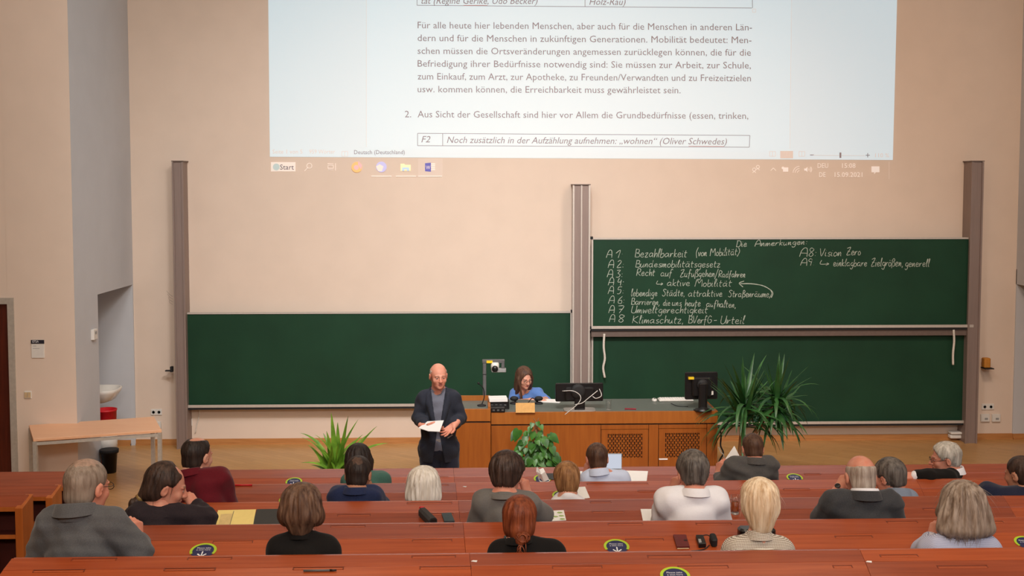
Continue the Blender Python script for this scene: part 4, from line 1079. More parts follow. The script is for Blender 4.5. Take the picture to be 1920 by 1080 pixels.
# cable hanging at the right end of the counter
yy = y0 + .05
tag(MB().tube(catmull([at(1347, 800, yy), at(1352, 815, yy), at(1351, 835, yy), at(1356, 850, yy), at(1348, 868, yy), Vector((at(1346, 880, yy).x, yy, .02))]), .009, 6).build('hanging_cable', M['black_m'], smooth=True), 'black cable hanging down at the right end of the counter', 'cable')
tag(MB().tube(catmull([at(1347, 838, yy - .05), at(1352, 848, yy - .05), at(1358, 858, yy - .05), Vector((at(1362, 870, yy).x, yy - .05, .02))]), .006, 6).build('hanging_cable', M['cable_w'], smooth=True), 'thin white cable hanging beside the yucca trunk', 'cable')

# ================================================================== plants
def blade(mb, base, az, el, L, wd, droop, n=9, fold=.3):
    p = Vector(base); d = Vector((math.cos(az) * math.cos(el), math.sin(az) * math.cos(el), math.sin(el)))
    side = Vector((-math.sin(az), math.cos(az), 0)); V = []
    for i in range(n + 1):
        t = i / n
        ww = wd * (0.35 + 1.3 * t if t < .35 else .8 * (1 - (t - .35) / .65) ** .75 * 1.0) if t < 1 else 0.0005
        up = side.cross(d).normalized()
        V += [p - side * ww / 2 - up * ww * fold * -.5, p - up * ww * fold * .1, p + side * ww / 2 - up * ww * fold * -.5]
        p = p + d * (L / n)
        d = (d + Vector((0, 0, -droop * (t + .15) / n * 2.2))).normalized()
    Fc = []
    for i in range(n):
        for k in range(2): Fc.append((i * 3 + k, i * 3 + k + 1, (i + 1) * 3 + k + 1, (i + 1) * 3 + k))
    mb._add(V, Fc)
def pot(e, c, r, h, m):
    MB().lathe([(r * .72, 0), (r * .95, h * .94), (r * 1.03, h * .94), (r * 1.03, h), (r * .9, h), (r * .86, h * .88), (.001, h * .88)], c, 28).build('planter', m, e, True)
    MB().lathe([(.001, h * .86), (r * .84, h * .86), (r * .8, h * .9), (.001, h * .9)], c, 20).build('soil', M['soil'], e, True)
# spiky fern-like plant at the left
Yp = 11.4
c = at(628, 880, Yp); hp = .42
e = empty('spider_plant', (c.x, Yp, 0), 'bright green plant with long sword leaves on the parquet left of the speaker', 'plant')
pot(e, (c.x, Yp, 0), .17, hp, M['pot'])
random.seed(5)
mb = MB()
b0 = Vector((c.x, Yp, hp - .05))
def leaf_to(mb, base, tip_px, wd, droop, dy=0, n=11):       # arching leaf whose tip reaches the given point
    t = at(tip_px[0], tip_px[1], Yp + dy); b_ = Vector(base); L = (t - b_).length
    c_ = b_.lerp(t, .5 - .18 * min(droop, 1.2)) + Vector((0, 0, L * (.06 + .34 * droop)))
    V = []
    for i in range(n + 1):
        u = i / n; p = b_ * (1 - u) ** 2 + c_ * (2 * u * (1 - u)) + t * u * u; d = ((c_ - b_) * (1 - u) + (t - c_) * u).normalized()
        s_ = d.cross(Vector((0, -.35, 1))); s_ = s_.normalized() if s_.length > .05 else Vector((1, 0, 0))
        up = s_.cross(d); ww = wd * (.45 + 1.1 * u if u < .4 else .89 * max(1 - (u - .4) / .6, .01) ** .7)
        V += [p - s_ * ww / 2 + up * ww * .16, p, p + s_ * ww / 2 + up * ww * .16]
    mb._add(V, [(i * 3 + k, i * 3 + k + 1, (i + 1) * 3 + k + 1, (i + 1) * 3 + k) for i in range(n) for k in range(2)])
for (tx, ty, wd, dr, dy) in ((621, 774, .05, .15, 0), (633, 792, .05, .1, .05), (653, 780, .05, .12, -.05), (672, 786, .035, .25, .05), (707, 799, .045, .35, 0), (728, 831, .05, 1.0, .1), (563, 812, .04, 1.3, .1), (565, 820, .03, 1.0, -.1),
        (577, 834, .04, .9, 0), (612, 808, .05, .6, -.05), (606, 812, .045, .5, .1), (564, 868, .04, .9, -.1), (583, 872, .04, .6, .1), (703, 868, .03, 1.3, 0), (694, 850, .03, 1.0, .15), (590, 815, .04, .9, -.12), (650, 815, .04, .2, -.1), (640, 830, .05, .2, .1), (622, 835, .05, .2, -.15), (668, 835, .04, .5, -.1), (605, 845, .04, .5, -.1), (680, 815, .04, .5, .15)):
    leaf_to(mb, b0 + Vector((random.uniform(-.06, .06), random.uniform(-.04, .04), 0)), (tx, ty), wd * 1.5, dr, dy)
mb.build('foliage', M['leaf_l'], e, True)
mb = MB()
for k in range(20):
    leaf_to(mb, b0 + Vector((random.uniform(-.08, .08), random.uniform(-.06, .06), 0)), (random.uniform(585, 690), random.uniform(815, 866)), .055, random.uniform(.2, .8), random.uniform(-.2, .2))
mb.build('young_leaves', M['leaf_l'], e, True)
# climbing pothos on a moss pole before the counter
Yp = 11.9
c = at(1005, 872, Yp)
e = empty('pothos', (c.x, Yp, 0), 'climbing pothos with heart shaped leaves before the counter front', 'plant')
hp = .36
pot(e, (c.x, Yp, 0), .14, hp, M['pot'])
zt3 = at(0, 800, Yp).z
MB().tube([(c.x, Yp, .2), (c.x, Yp, zt3)], .022, 10).build('moss_pole', M['stem'], e, True)
mb = MB()
for s in (-1, 1):
    mb.tube(catmull([(c.x + s * .02, Yp - .02, zt3 - .25), (c.x + s * .035, Yp - .02, zt3 - .1), (c.x - s * .01, Yp - .02, zt3 - .02), (c.x + s * .03, Yp, at(0, 787, Yp).z - .02)]), .005, 6)
mb.build('vine', M['stem'], e, True)
def heart(mb, c, nrm, tipdir, L):
    n = Vector(nrm).normalized(); t = (Vector(tipdir) - n * Vector(tipdir).dot(n)).normalized(); s = n.cross(t)
    out = [(-.0, -.08), (.22, -.2), (.42, -.05), (.45, .2), (.33, .5), (.15, .8), (0, 1), (-.15, .8), (-.33, .5), (-.45, .2), (-.42, -.05), (-.22, -.2)]
    V = [Vector(c)] + [Vector(c) + (s * u + t * v - n * (abs(u) * -.18 + v * v * .15)) * L for u, v in out]
    V.append(Vector(c) + (t * .45 - n * .03) * L)
    k = len(out); ctr_ = k + 1
    mb._add(V, [(ctr_, 1 + j, 1 + (j + 1) % k) for j in range(k)])
mb = MB(); random.seed(3)
P = [(972, 808, .15), (968, 812, .13), (985, 820, .1), (980, 828, .13), (974, 848, .12), (978, 835, .1), (1000, 812, .1), (1012, 815, .1), (1018, 820, .11), (1035, 818, .13), (1031, 832, .11), (1028, 843, .12), (1040, 852, .12), (1045, 858, .1), (998, 794, .07), (1008, 792, .07), (1014, 798, .07), (995, 802, .08)]
for k in range(95): P.append((random.gauss(1005, 14), random.uniform(808, 880), random.uniform(.065, .11)))
for k in range(30): P.append((random.uniform(970, 1046), random.uniform(856, 884), random.uniform(.08, .11)))
for (x, y, L) in P:
    q = at(x, y, Yp + random.uniform(-.14, .06)); d = Vector((q.x - c.x, random.uniform(-.15, .02), 0))
    L *= .85; heart(mb, q, (d.x * 1.5 + random.uniform(-.3, .3), -1 + random.uniform(-.3, .3), random.uniform(.2, .9)), (d.x * 3 + random.uniform(-.3, .3), -.3, -.6 + random.uniform(-.3, .4)), L)
mb.build('foliage', M['leaf_m'], e, True)
# yucca at the right end of the counter
Yp = 12.1
c = at(1386, 860, Yp)
e = empty('yucca_palm', (c.x, Yp, 0), 'tall yucca palm with two leaf crowns right of the counter', 'plant')
pot(e, (c.x, Yp, 0), .2, .32, M['pot_w'])
random.seed(9)
crowns = [at(1396, 764, Yp), at(1456, 750, Yp + .1)]
for k, q in enumerate(crowns):
    MB().tube(catmull([(c.x + .04 * k, Yp, .25), (c.x + (q.x - c.x) * .3, Yp, .6), (q.x, q.y, q.z - .02)]), .028, 10, r2=.018).build('trunk', M['stem'], e, True)
    mb = MB()
    for j in range(72):
        az = random.uniform(0, 2 * math.pi); t = random.random() ** .7
        el = R(84) - t * R(112)
        blade(mb, q + Vector((0, 0, random.uniform(-.22, .06))), az, el, random.uniform(.44, .62) * (1.05 if k == 0 else .95), random.uniform(.058, .082), random.uniform(.8, 2.4) if t > .35 else random.uniform(.1, .6), n=10)
    for (tx, ty) in (((1403, 672), (1380, 682), (1352, 690)) if k == 0 else ((1451, 676), (1474, 674), (1424, 690), (1520, 709), (1512, 742), (1508, 786))):
        v = at(tx, ty, q.y) - q
        blade(mb, q, math.atan2(v.y + random.uniform(-.1, .1), v.x), math.asin(v.z / v.length) + .12, v.length * 1.05, .062, .25)
    mb.build('foliage', M['leaf_d'], e, True)

# ================================================================== things on the rows
def ontop(i, x, y):                              # point, normal and in-plane axes of row i's top
    p = top_at(i, x, y); r = ROW[i]; n = r['n2'] if p.y <= r['ys'] else r['n1']
    return p, n, Vector((1, 0, 0)), Vector((0, n.z, -n.y))
def sheet(name, i, quad, m, label, cat, th=.003, lift=.002, extra=None):
    n = ROW[i]['n2']; P = [hit(x, y, ROW[i]['p2'] + n * lift, n) for x, y in quad]
    mb = MB().slab(P, n * th)
    if extra:
        e = empty(name, sum(P, Vector()) / len(P), label, cat)
        mb.build('sheet', m, e)
        for (nm, qd, mm) in extra:
            PP = [hit(x, y, ROW[i]['p2'] + n * (lift + th + .0008), n) for x, y in qd]
            MB().slab(PP, n * .0006).build(nm, mm, e)
        return e
    return tag(mb.build(name, m), label, cat)
sheet('folder', 2, [(472, 988), (549, 988), (552, 955), (482, 956)], M['charcoal'], 'charcoal folder lying beside the yellow pad on the third row desk', 'folder', .006)
sheet('notepad', 2, [(400, 990), (474, 990), (480, 957), (409, 958.5)], M['yellow'], 'open pale yellow notepad lying on the third row desk before the ponytailed man', 'notepad', .008,
      extra=[('fold_line', [(429, 989), (430, 989), (439, 958), (438, 958)], M['grey_d']), ('pasted_note', [(409, 987), (429, 987), (436, 963), (414, 964)], mat('tan_paper', RGB(226, 198, 136), .8))])
# glasses case
p, n, u, v = ontop(2, 801, 968)
rt = Matrix.Rotation(R(-27), 3, 'Z')
e = empty('glasses_case', p, 'dark grey glasses case standing open on the third row desk', 'case')
b = MB(); q0 = hit(791, 957, ROW[2]['p2'] + ROW[2]['n2'] * .03, ROW[2]['n2']); q1 = hit(812, 978, ROW[2]['p2'] + ROW[2]['n2'] * .03, ROW[2]['n2'])
ax = (q1 - q0); s = Vector((ax.y, -ax.x, 0)).normalized(); n = ROW[2]['n2']
def casering(c, w_, h): return [c - s * w_ - n * h, c + s * w_ - n * h, c + s * w_ + n * h * .4, c + s * w_ * .5 + n * h, c - s * w_ * .5 + n * h, c - s * w_ + n * h * .4]
Rg = [casering(q0 + ax * t, w_, h) for t, w_, h in ((0, .018, .018), (.06, .03, .026), (.9, .032, .028), (1, .03, .026))]
V = [x for r_ in Rg for x in r_]
b._add(V, [(i * 6 + j, i * 6 + (j + 1) % 6, (i + 1) * 6 + (j + 1) % 6, (i + 1) * 6 + j) for i in range(3) for j in range(6)] + [(5, 4, 3, 2, 1, 0), tuple(range(18, 24))])
b.build('shell', mat('grey_felt_case', RGB(56, 54, 54), .8), e)
MB().slab([x + ax * .004 - (x - q1) * .25 for x in Rg[3]], ax * .02).build('opening', M['black_m'], e)
MB().ball(q0 + n * .02 + s * .0, (.018, .01, .01)).build('red_tab', M['red'], e, True)
# dark notebook beside it
sheet('pocket_notebook', 2, [(833, 980), (852.5, 979.5), (846, 964), (828, 965)], M['slate'], 'small slate blue pocket notebook beside the glasses case', 'notebook', .012)
# spotted sheet and grey disc-like mouse by the man in the grey t-shirt
sheet('spotted_sheet', 2, [(1024, 978), (1061.5, 976), (1057, 957), (1020, 959)], M['paper'], 'sheet printed with pale green leaves beside the man in the grey t-shirt', 'paper', .003,
      extra=[('leaf_print', [(x - 5, y), (x - 2, y - 1.4), (x + 4, y - 1), (x + 6, y + .6), (x + 1, y + 1.6), (x - 3, y + 1.2)], M['green_p']) for (x, y) in ((1033, 963), (1049, 961), (1041, 968.5), (1052, 967), (1033, 972), (1054, 973))])
p, n, u, v = ontop(2, 1025, 972)
tag(MB().lathe([(.001, 0), (.034, 0), (.036, .012), (.03, .02), (.001, .022)], p, 20, n.to_track_quat('Z', 'Y').to_matrix()).build('round_tin', mat('brown_tin', RGB(112, 88, 72), .5), smooth=True), 'round brown tin before the spotted sheet', 'tin')
sheet('paper_sheet', 2, [(1207, 985), (1240, 985), (1236, 955), (1201, 955)], M['paper'], 'white sheet under the left arm of the man in the white shirt', 'paper')
# tea glass
p, n, u, v = ontop(2, 1378, 962)
e = empty('tea_glass', p, 'tall glass of amber tea right of the man in the white shirt', 'glass')
MB().lathe([(.026, -.008), (.03, .12), (.0285, .12), (.0245, .012), (.001, .012)], p, 24, cap=False).build('tumbler', M['glass'], e, True)
MB().lathe([(.001, .014), (.024, .014), (.0265, .075), (.001, .075)], p, 24).build('tea', M['tea'], e, True)
MB().lathe([(.001, -.008), (.027, -.008), (.027, .004), (.001, .004)], p, 16).build('glass_base', M['steel'], e, True)
# front row: laptop, papers, mask, dark pad
p, n, u, v = ontop(0, 1141, 897)
e = empty('laptop', p, 'laptop with a glowing pale screen before the man in the light blue shirt', 'laptop')
sl = [at(x, y, p.y + .06) for x, y in ((1118, 879), (1166, 879), (1166, 851), (1118, 851))]
MB().slab(sl, (0, .012, .002)).build('screen_lid', M['grey_m'], e)
MB().slab([q + Vector((0, -.0015, 0)) + ((sum(sl, Vector()) / 4) - q) * .04 for q in sl], (0, -.001, 0)).build('display', glow('laptop_display', (.78, .85, 1, 1), .75, (.1, .1, .1, 1)), e)
zz = sl[0].z
MB().slab([(sl[0].x, p.y + .07, zz), (sl[1].x, p.y + .07, zz), (sl[1].x, p.y - .12, top_at(0, 1141, 900).z + .01), (sl[0].x, p.y - .12, top_at(0, 1141, 900).z + .01)], (0, 0, -.014)).build('keyboard_deck', M['grey_m'], e)
sheet('paper_sheet', 0, [(1170, 905), (1212, 905), (1215, 884), (1172, 883)], M['paper'], 'open white booklet right of the laptop', 'paper', .004)
sheet('paper_sheet', 0, [(1078, 900), (1100, 900), (1100, 884), (1083, 884)], M['paper'], 'white sheet left of the man in the light blue shirt', 'paper')
sheet('dark_pad', 0, [(1022, 899), (1044, 900), (1044, 888), (1020, 888)], M['charcoal'], 'dark pad lying between the face mask and the golden brown hair', 'pad')
p, n, u, v = ontop(0, 1018, 901)
e = empty('face_mask', p, 'crumpled white face mask standing on the front row desk', 'mask')
Q = [at(x, y, p.y + dy) for x, y, dy in ((1007, 876, .02), (1012, 880, -.03), (1018, 877.5, 0), (1022, 885, -.03), (1029, 899, 0), (1020, 903, -.04), (1010, 893, -.02), (1006, 884, 0), (1015, 889, -.06))]
mb = MB()
for j in range(8): mb.poly([Q[8], Q[j], Q[(j + 1) % 8]])
o = mb.build('cloth', M['paper'], e); sd = o.modifiers.new('solid', 'SOLIDIFY'); sd.thickness = .004
MB().tube(catmull([at(1010, 893, p.y), at(1012, 902, p.y - .03), at(1020, 904, p.y - .04), at(1030, 902, p.y - .02), at(1029, 899, p.y)]), .0025, 5).build('ear_loop', M['paper'], e, True)
# second row
sheet('paper_sheet', 1, [(1085, 936), (1106, 934), (1097, 913), (1081, 914)], M['paper'], 'white sheet right of the golden brown hair', 'paper')
sheet('tablet', 1, [(1672, 932), (1716, 931), (1710, 924), (1672, 925)], M['grey_m'], 'flat grey tablet beside the man with short brown hair', 'tablet', .008)
p, n, u, v = ontop(1, 450, 911)
tag(MB().tube([p + n * .006 + u * -.06, p + n * .006 + u * .09], .006, 8).build('red_pen', M['red'], smooth=True), 'red pen lying on the desk right of the man in the maroon shirt', 'pen')
# fourth row
sheet('notebook', 3, [(1269, 1029), (1293, 1028.5), (1286, 1006), (1262, 1006)], M['wine'], 'wine red leather notebook lying on the fourth row desk', 'notebook', .014,
      extra=[('clasp', [(1283, 1014), (1289, 1014), (1288.5, 1012), (1282, 1012)], M['black_m']), ('page_block', [(1270, 1029.4), (1292, 1028.9), (1291.8, 1027.5), (1269.8, 1027.8)], M['beige'])])
def slantbox(i, quad, th, m, name, parent, lift=.001):
    n = ROW[i]['n2']; P = [hit(x, y, ROW[i]['p2'] + n * lift, n) for x, y in quad]
    return MB().slab(P, n * th).build(name, m, parent, bevel=.004)
p, n, u, v = ontop(3, 1312, 1020)
e = empty('voice_recorder', p, 'small black voice recorder right of the wine red notebook', 'recorder')
slantbox(3, [(1310, 1028), (1324, 1027), (1318, 1010), (1304, 1010)], .028, M['black'], 'casing', e)
slantbox(3, [(1310.5, 1018), (1316, 1017.5), (1314, 1011), (1309, 1011)], .003, M['grey_m'], 'display', e, .029)
p, n, u, v = ontop(3, 1337, 1020)
e = empty('charger', p, 'black rounded charger block with a cable beside the voice recorder', 'charger')
MB().rbox(p + n * .026, (.036, .075, .05), .014, n.to_track_quat('Z', 'Y').to_matrix()).build('casing', M['black_m'], e)
def oncable(i, pts, lift): return [hit(x, y, ROW[i]['p2'] + ROW[i]['n2'] * lift, ROW[i]['n2']) for x, y in pts]
MB().tube(catmull(oncable(3, [(1337, 1010), (1326, 1003), (1314, 1006), (1311, 1012)], .02)), .003, 6).build('cable', M['black_m'], e, True)
MB().tube(catmull(oncable(3, [(1330, 1022), (1322, 1029), (1308, 1032), (1296, 1033)], .006)), .003, 6).build('cable', M['black_m'], e, True)
p, n, u, v = ontop(3, 1420, 1012)
e = empty('handbag', p, 'black bag on the desk, showing on both sides of the blonde woman\'s collar', 'bag')
MB().rbox(p + n * .03 + v * .03, (.21, .09, .06), .025).build('bag_body', M['black'], e); MB().tube(catmull([p + n * .05 + u * -.08, p + n * .08, p + n * .05 + u * .08]), .008, 8).build('strap', M['black'], e, True)
sheet('dark_notebook', 3, [(944, 1026), (975, 1026), (972, 1007), (945, 1007)], M['slate'], 'dark slate notebook left of the woman with the ginger bun', 'notebook', .01)
# pen in the groove of the nearest row
a, b2 = oncable(4, [(569, 1070), (631, 1069)], .007)
e = empty('pen', a, 'slim dark pen lying in the groove of the nearest desk', 'pen')
MB().tube([a, a.lerp(b2, .8)], .005, 8).build('barrel', M['grey_d'], e, True); MB().tube([a.lerp(b2, .8), b2], .006, 8, r2=.004).build('cap', M['black'], e, True)
for (x, y, i) in ((871, 913, 1), (1629, 1054, 4), (889, 1053, 4)):
    p, n, u, v = ontop(i, x, y)
    tag(MB().slab([p + u * -.015 + n * .001, p + u * .012 + v * -.008 + n * .001, p + u * .016 + v * .006 + n * .001, p + u * -.006 + v * .008 + n * .001], n * .002).build('paper_scrap', M['paper']),
        {871: 'tiny white scrap on the second row desk right of the middle seam', 1629: 'tiny white scrap on the nearest desk below the bald man', 889: 'tiny white scrap on the nearest desk at the middle seam'}[x], 'scrap')
# ================================================================== people: smooth implicit surfaces turned into meshes
def smin(a, b, k):
    h = np.maximum(k - np.abs(a - b), 0) / k
    return np.minimum(a, b) - h * h * k * .25
class Field:
    def __init__(s, lo, hi, h):
        s.lo = np.array(lo, dtype=np.float32); s.h = h
        s.n = (np.ceil((np.array(hi) - s.lo) / h).astype(int) + 1)
        s.v = np.full(s.n, .5, dtype=np.float32)
        s.ax = [s.lo[i] + h * np.arange(s.n[i], dtype=np.float32) for i in range(3)]
    def sl(s, lo, hi):
        r = []
        for i in range(3):
            a = int(max(0, math.floor((lo[i] - s.lo[i]) / s.h))); b = int(min(s.n[i], math.ceil((hi[i] - s.lo[i]) / s.h) + 1))
            if b - a < 1: return None
            r.append(slice(a, b))
        return tuple(r)
    def co(s, q): return s.ax[0][q[0]][:, None, None], s.ax[1][q[1]][None, :, None], s.ax[2][q[2]][None, None, :]
    def cone(s, a, b, ra, rb, k=.02):
        a, b = np.array(a, dtype=np.float32), np.array(b, dtype=np.float32); m = max(ra, rb) + k + 2 * s.h
        q = s.sl(np.minimum(a, b) - m, np.maximum(a, b) + m)
        if q is None: return s
        X, Y, Z = s.co(q); d = b - a; L2 = float(d @ d) + 1e-9
        t = np.clip(((X - a[0]) * d[0] + (Y - a[1]) * d[1] + (Z - a[2]) * d[2]) / L2, 0, 1)
        dist = np.sqrt((X - a[0] - t * d[0]) ** 2 + (Y - a[1] - t * d[1]) ** 2 + (Z - a[2] - t * d[2]) ** 2) - (ra + (rb - ra) * t)
        s.v[q] = smin(s.v[q], dist, k); return s
    def _ell(s, c, r, Rm, m):
        c = np.array(c, dtype=np.float32); r = np.array(r, dtype=np.float32); mx = float(r.max()) + m + 2 * s.h
        q = s.sl(c - mx, c + mx)
        if q is None: return None, None
        X, Y, Z = s.co(q); X, Y, Z = X - c[0], Y - c[1], Z - c[2]
        if Rm is not None:
            A = np.array(Rm, dtype=np.float32).T
            X, Y, Z = A[0, 0] * X + A[0, 1] * Y + A[0, 2] * Z, A[1, 0] * X + A[1, 1] * Y + A[1, 2] * Z, A[2, 0] * X + A[2, 1] * Y + A[2, 2] * Z
        k0 = np.sqrt((X / r[0]) ** 2 + (Y / r[1]) ** 2 + (Z / r[2]) ** 2); k1 = np.sqrt((X / r[0] ** 2) ** 2 + (Y / r[1] ** 2) ** 2 + (Z / r[2] ** 2) ** 2)
        return q, k0 * (k0 - 1) / np.maximum(k1, 1e-6)
    def ell(s, c, r, Rm=None, k=.02):
        q, d = s._ell(c, r, Rm, k)
        if q is not None: s.v[q] = smin(s.v[q], d, k)
        return s
    def sub(s, c, r, Rm=None, k=.01):
        q, d = s._ell(c, r, Rm, k)
        if q is not None: s.v[q] = -smin(-s.v[q], d, k)
        return s
    def cut(s, p, n, k=.006):          # removes what lies on the positive side of the plane
        n = np.array(n, dtype=np.float32); n = n / np.linalg.norm(n); X, Y, Z = s.co((slice(None),) * 3)
        d = (X - p[0]) * n[0] + (Y - p[1]) * n[1] + (Z - p[2]) * n[2]
        s.v = -smin(-s.v, -d, k); return s
    def wrinkle(s, amp, wl, seed, stretch=(1, 1, 1)):
        r = np.random.default_rng(seed); X, Y, Z = s.co((slice(None),) * 3); tot = 0
        for _ in range(5):
            d = r.normal(size=3) * np.array(stretch); d = d / np.linalg.norm(d) * 2 * math.pi / (wl * r.uniform(.7, 1.6))
            tot = tot + np.sin(X * d[0] + Y * d[1] + Z * d[2] + r.uniform(0, 6.3))
        s.v = (s.v + amp * tot / 2).astype(np.float32); return s
    def mesh(s):
        v = s.v.copy()
        for sl_ in ((0,), (-1,)):
            v[sl_[0], :, :] = .5; v[:, sl_[0], :] = .5; v[:, :, sl_[0]] = .5
        ins = v < 0
        c8 = [ins[i:ins.shape[0] - 1 + i, j:ins.shape[1] - 1 + j, k:ins.shape[2] - 1 + k] for i in (0, 1) for j in (0, 1) for k in (0, 1)]
        alln = np.logical_and.reduce(c8); anyn = np.logical_or.reduce(c8); act = anyn & ~alln
        idx = np.argwhere(act); ids = np.full(act.shape, -1, dtype=np.int64); ids[act] = np.arange(len(idx))
        val = {}
        for i in (0, 1):
            for j in (0, 1):
                for k in (0, 1): val[(i, j, k)] = v[idx[:, 0] + i, idx[:, 1] + j, idx[:, 2] + k]
        acc = np.zeros((len(idx), 3)); cnt = np.zeros(len(idx))
        for a in val:
            for ax in range(3):
                if a[ax]: continue
                b = tuple(1 if q == ax else a[q] for q in range(3)); va, vb = val[a], val[b]
                m = (va < 0) != (vb < 0); t = np.where(m, va / np.where(m, va - vb, 1), 0)
                p = np.tile(np.array(a, dtype=float), (len(idx), 1)); p[:, ax] += t
                acc[m] += p[m]; cnt[m] += 1
        P = (idx + acc / cnt[:, None]) * s.h + s.lo
        quads = []
        for ax in range(3):
            o1, o2 = (ax + 1) % 3, (ax + 2) % 3
            A = ins; sh = [slice(None)] * 3; sh2 = [slice(None)] * 3
            sh[ax] = slice(0, -1); sh2[ax] = slice(1, None)
            e = A[tuple(sh)] != A[tuple(sh2)]
            E = np.argwhere(e); E = E[(E[:, o1] > 0) & (E[:, o2] > 0) & (E[:, o1] < ins.shape[o1] - 1) & (E[:, o2] < ins.shape[o2] - 1)]
            def cell(d1, d2):
                q = E.copy(); q[:, o1] -= d1; q[:, o2] -= d2; return ids[q[:, 0], q[:, 1], q[:, 2]]
            Q = np.stack([cell(1, 1), cell(0, 1), cell(0, 0), cell(1, 0)], 1)
            flip = ~A[E[:, 0], E[:, 1], E[:, 2]]; Q[flip] = Q[flip][:, ::-1]
            quads.append(Q)
        Q = np.concatenate(quads); Q = Q[(Q >= 0).all(1)]
        return P, Q
def npv(v): return np.array(v, dtype=np.float32)

SK = {'fair': skinmat('fair_skin', RGB(218, 164, 140)), 'ruddy': skinmat('ruddy_skin', RGB(214, 150, 126)), 'tan': skinmat('tan_skin', RGB(190, 138, 110))}
M['eyew'] = mat('eye_white', RGB(196, 180, 172), .3); M['iris'] = mat('eye_iris', RGB(52, 44, 40), .2); M['lips'] = mat('lip_skin', RGB(190, 112, 100), .5)
M['brow'] = mat('eyebrow', RGB(150, 112, 92), .8)

def head_field(h, female=False):
    Fd = Field((-.12, -.15, -.23), (.12, .15, .15), h)
    j = .92 if female else 1
    Fd.ell((0, -.012, .034), (.0755, .096, .084), None, .01)
    Fd.ell((0, .032, -.025), (.060, .062, .082), None, .03)
    Fd.ell((0, .040, -.070), (.048 * j, .046, .036), None, .025)
    Fd.ell((0, .078, -.093), (.020 * j, .016, .016), None, .02)
    Fd.cone((0, -.028, -.05), (0, -.045, -.215), .053 * j, .06 * j, .03)
    Fd.cone((0, .02, -.08), (0, -.02, -.19), .032 * j, .05 * j, .03)
    Fd.ell((.040, .064, -.028), (.022, .020, .022), None, .02); Fd.ell((-.040, .064, -.028), (.022, .020, .022), None, .02)
    for s in (-1, 1):
        Fd.sub((s * .031, .101, .001), (.017, .014, .012), None, .012)
        Fd.ell((s * .031, .079, .001), (.0125, .0125, .0125), None, .003)
        Fd.cone((s * .012, .090, .020), (s * .046, .080, .019), .008, .006, .012)
        er = Matrix.Rotation(R(-14 * s), 3, 'Z') @ Matrix.Rotation(R(-12), 3, 'X')
        Fd.ell((s * .080, -.012, -.004), (.009, .019, .032), er, .006); Fd.sub((s * .089, -.004, -.004), (.006, .010, .018), er, .005)
        Fd.ell((s * .011, .099, -.034), (.008, .009, .007), None, .006)
    Fd.cone((0, .092, .012), (0, .113, -.030), .0075, .0115, .012)
    Fd.ell((0, .090, -.055), (.021, .010, .0055), None, .006); Fd.ell((0, .088, -.066), (.018, .010, .006), None, .006)
    Fd.sub((0, .104, -.0605), (.022, .012, .0014), None, .003)
    return Fd
def head_mats(C):         # face centres in the head's own frame -> 0 skin, 1 eye white, 2 iris, 3 lips, 4 brow
    mi = np.zeros(len(C), dtype=np.int32); x, y, z = C[:, 0], C[:, 1], C[:, 2]
    for s in (-1, 1):
        mi[((x - s * .031) ** 2 / .0115 ** 2 + (z - .001) ** 2 / .0052 ** 2 < 1) & (y > .08)] = 1
        mi[((x - s * .031) ** 2 + (z - .001) ** 2 < .0052 ** 2) & (y > .084)] = 2
        mi[(np.abs(x - s * .031) < .018) & (np.abs(z - .023 + .05 * (np.abs(x) - .031)) < .0042) & (y > .06)] = 4
    mi[(x ** 2 / .023 ** 2 + (z + .060) ** 2 / .0095 ** 2 < 1) & (y > .078)] = 3
    return mi

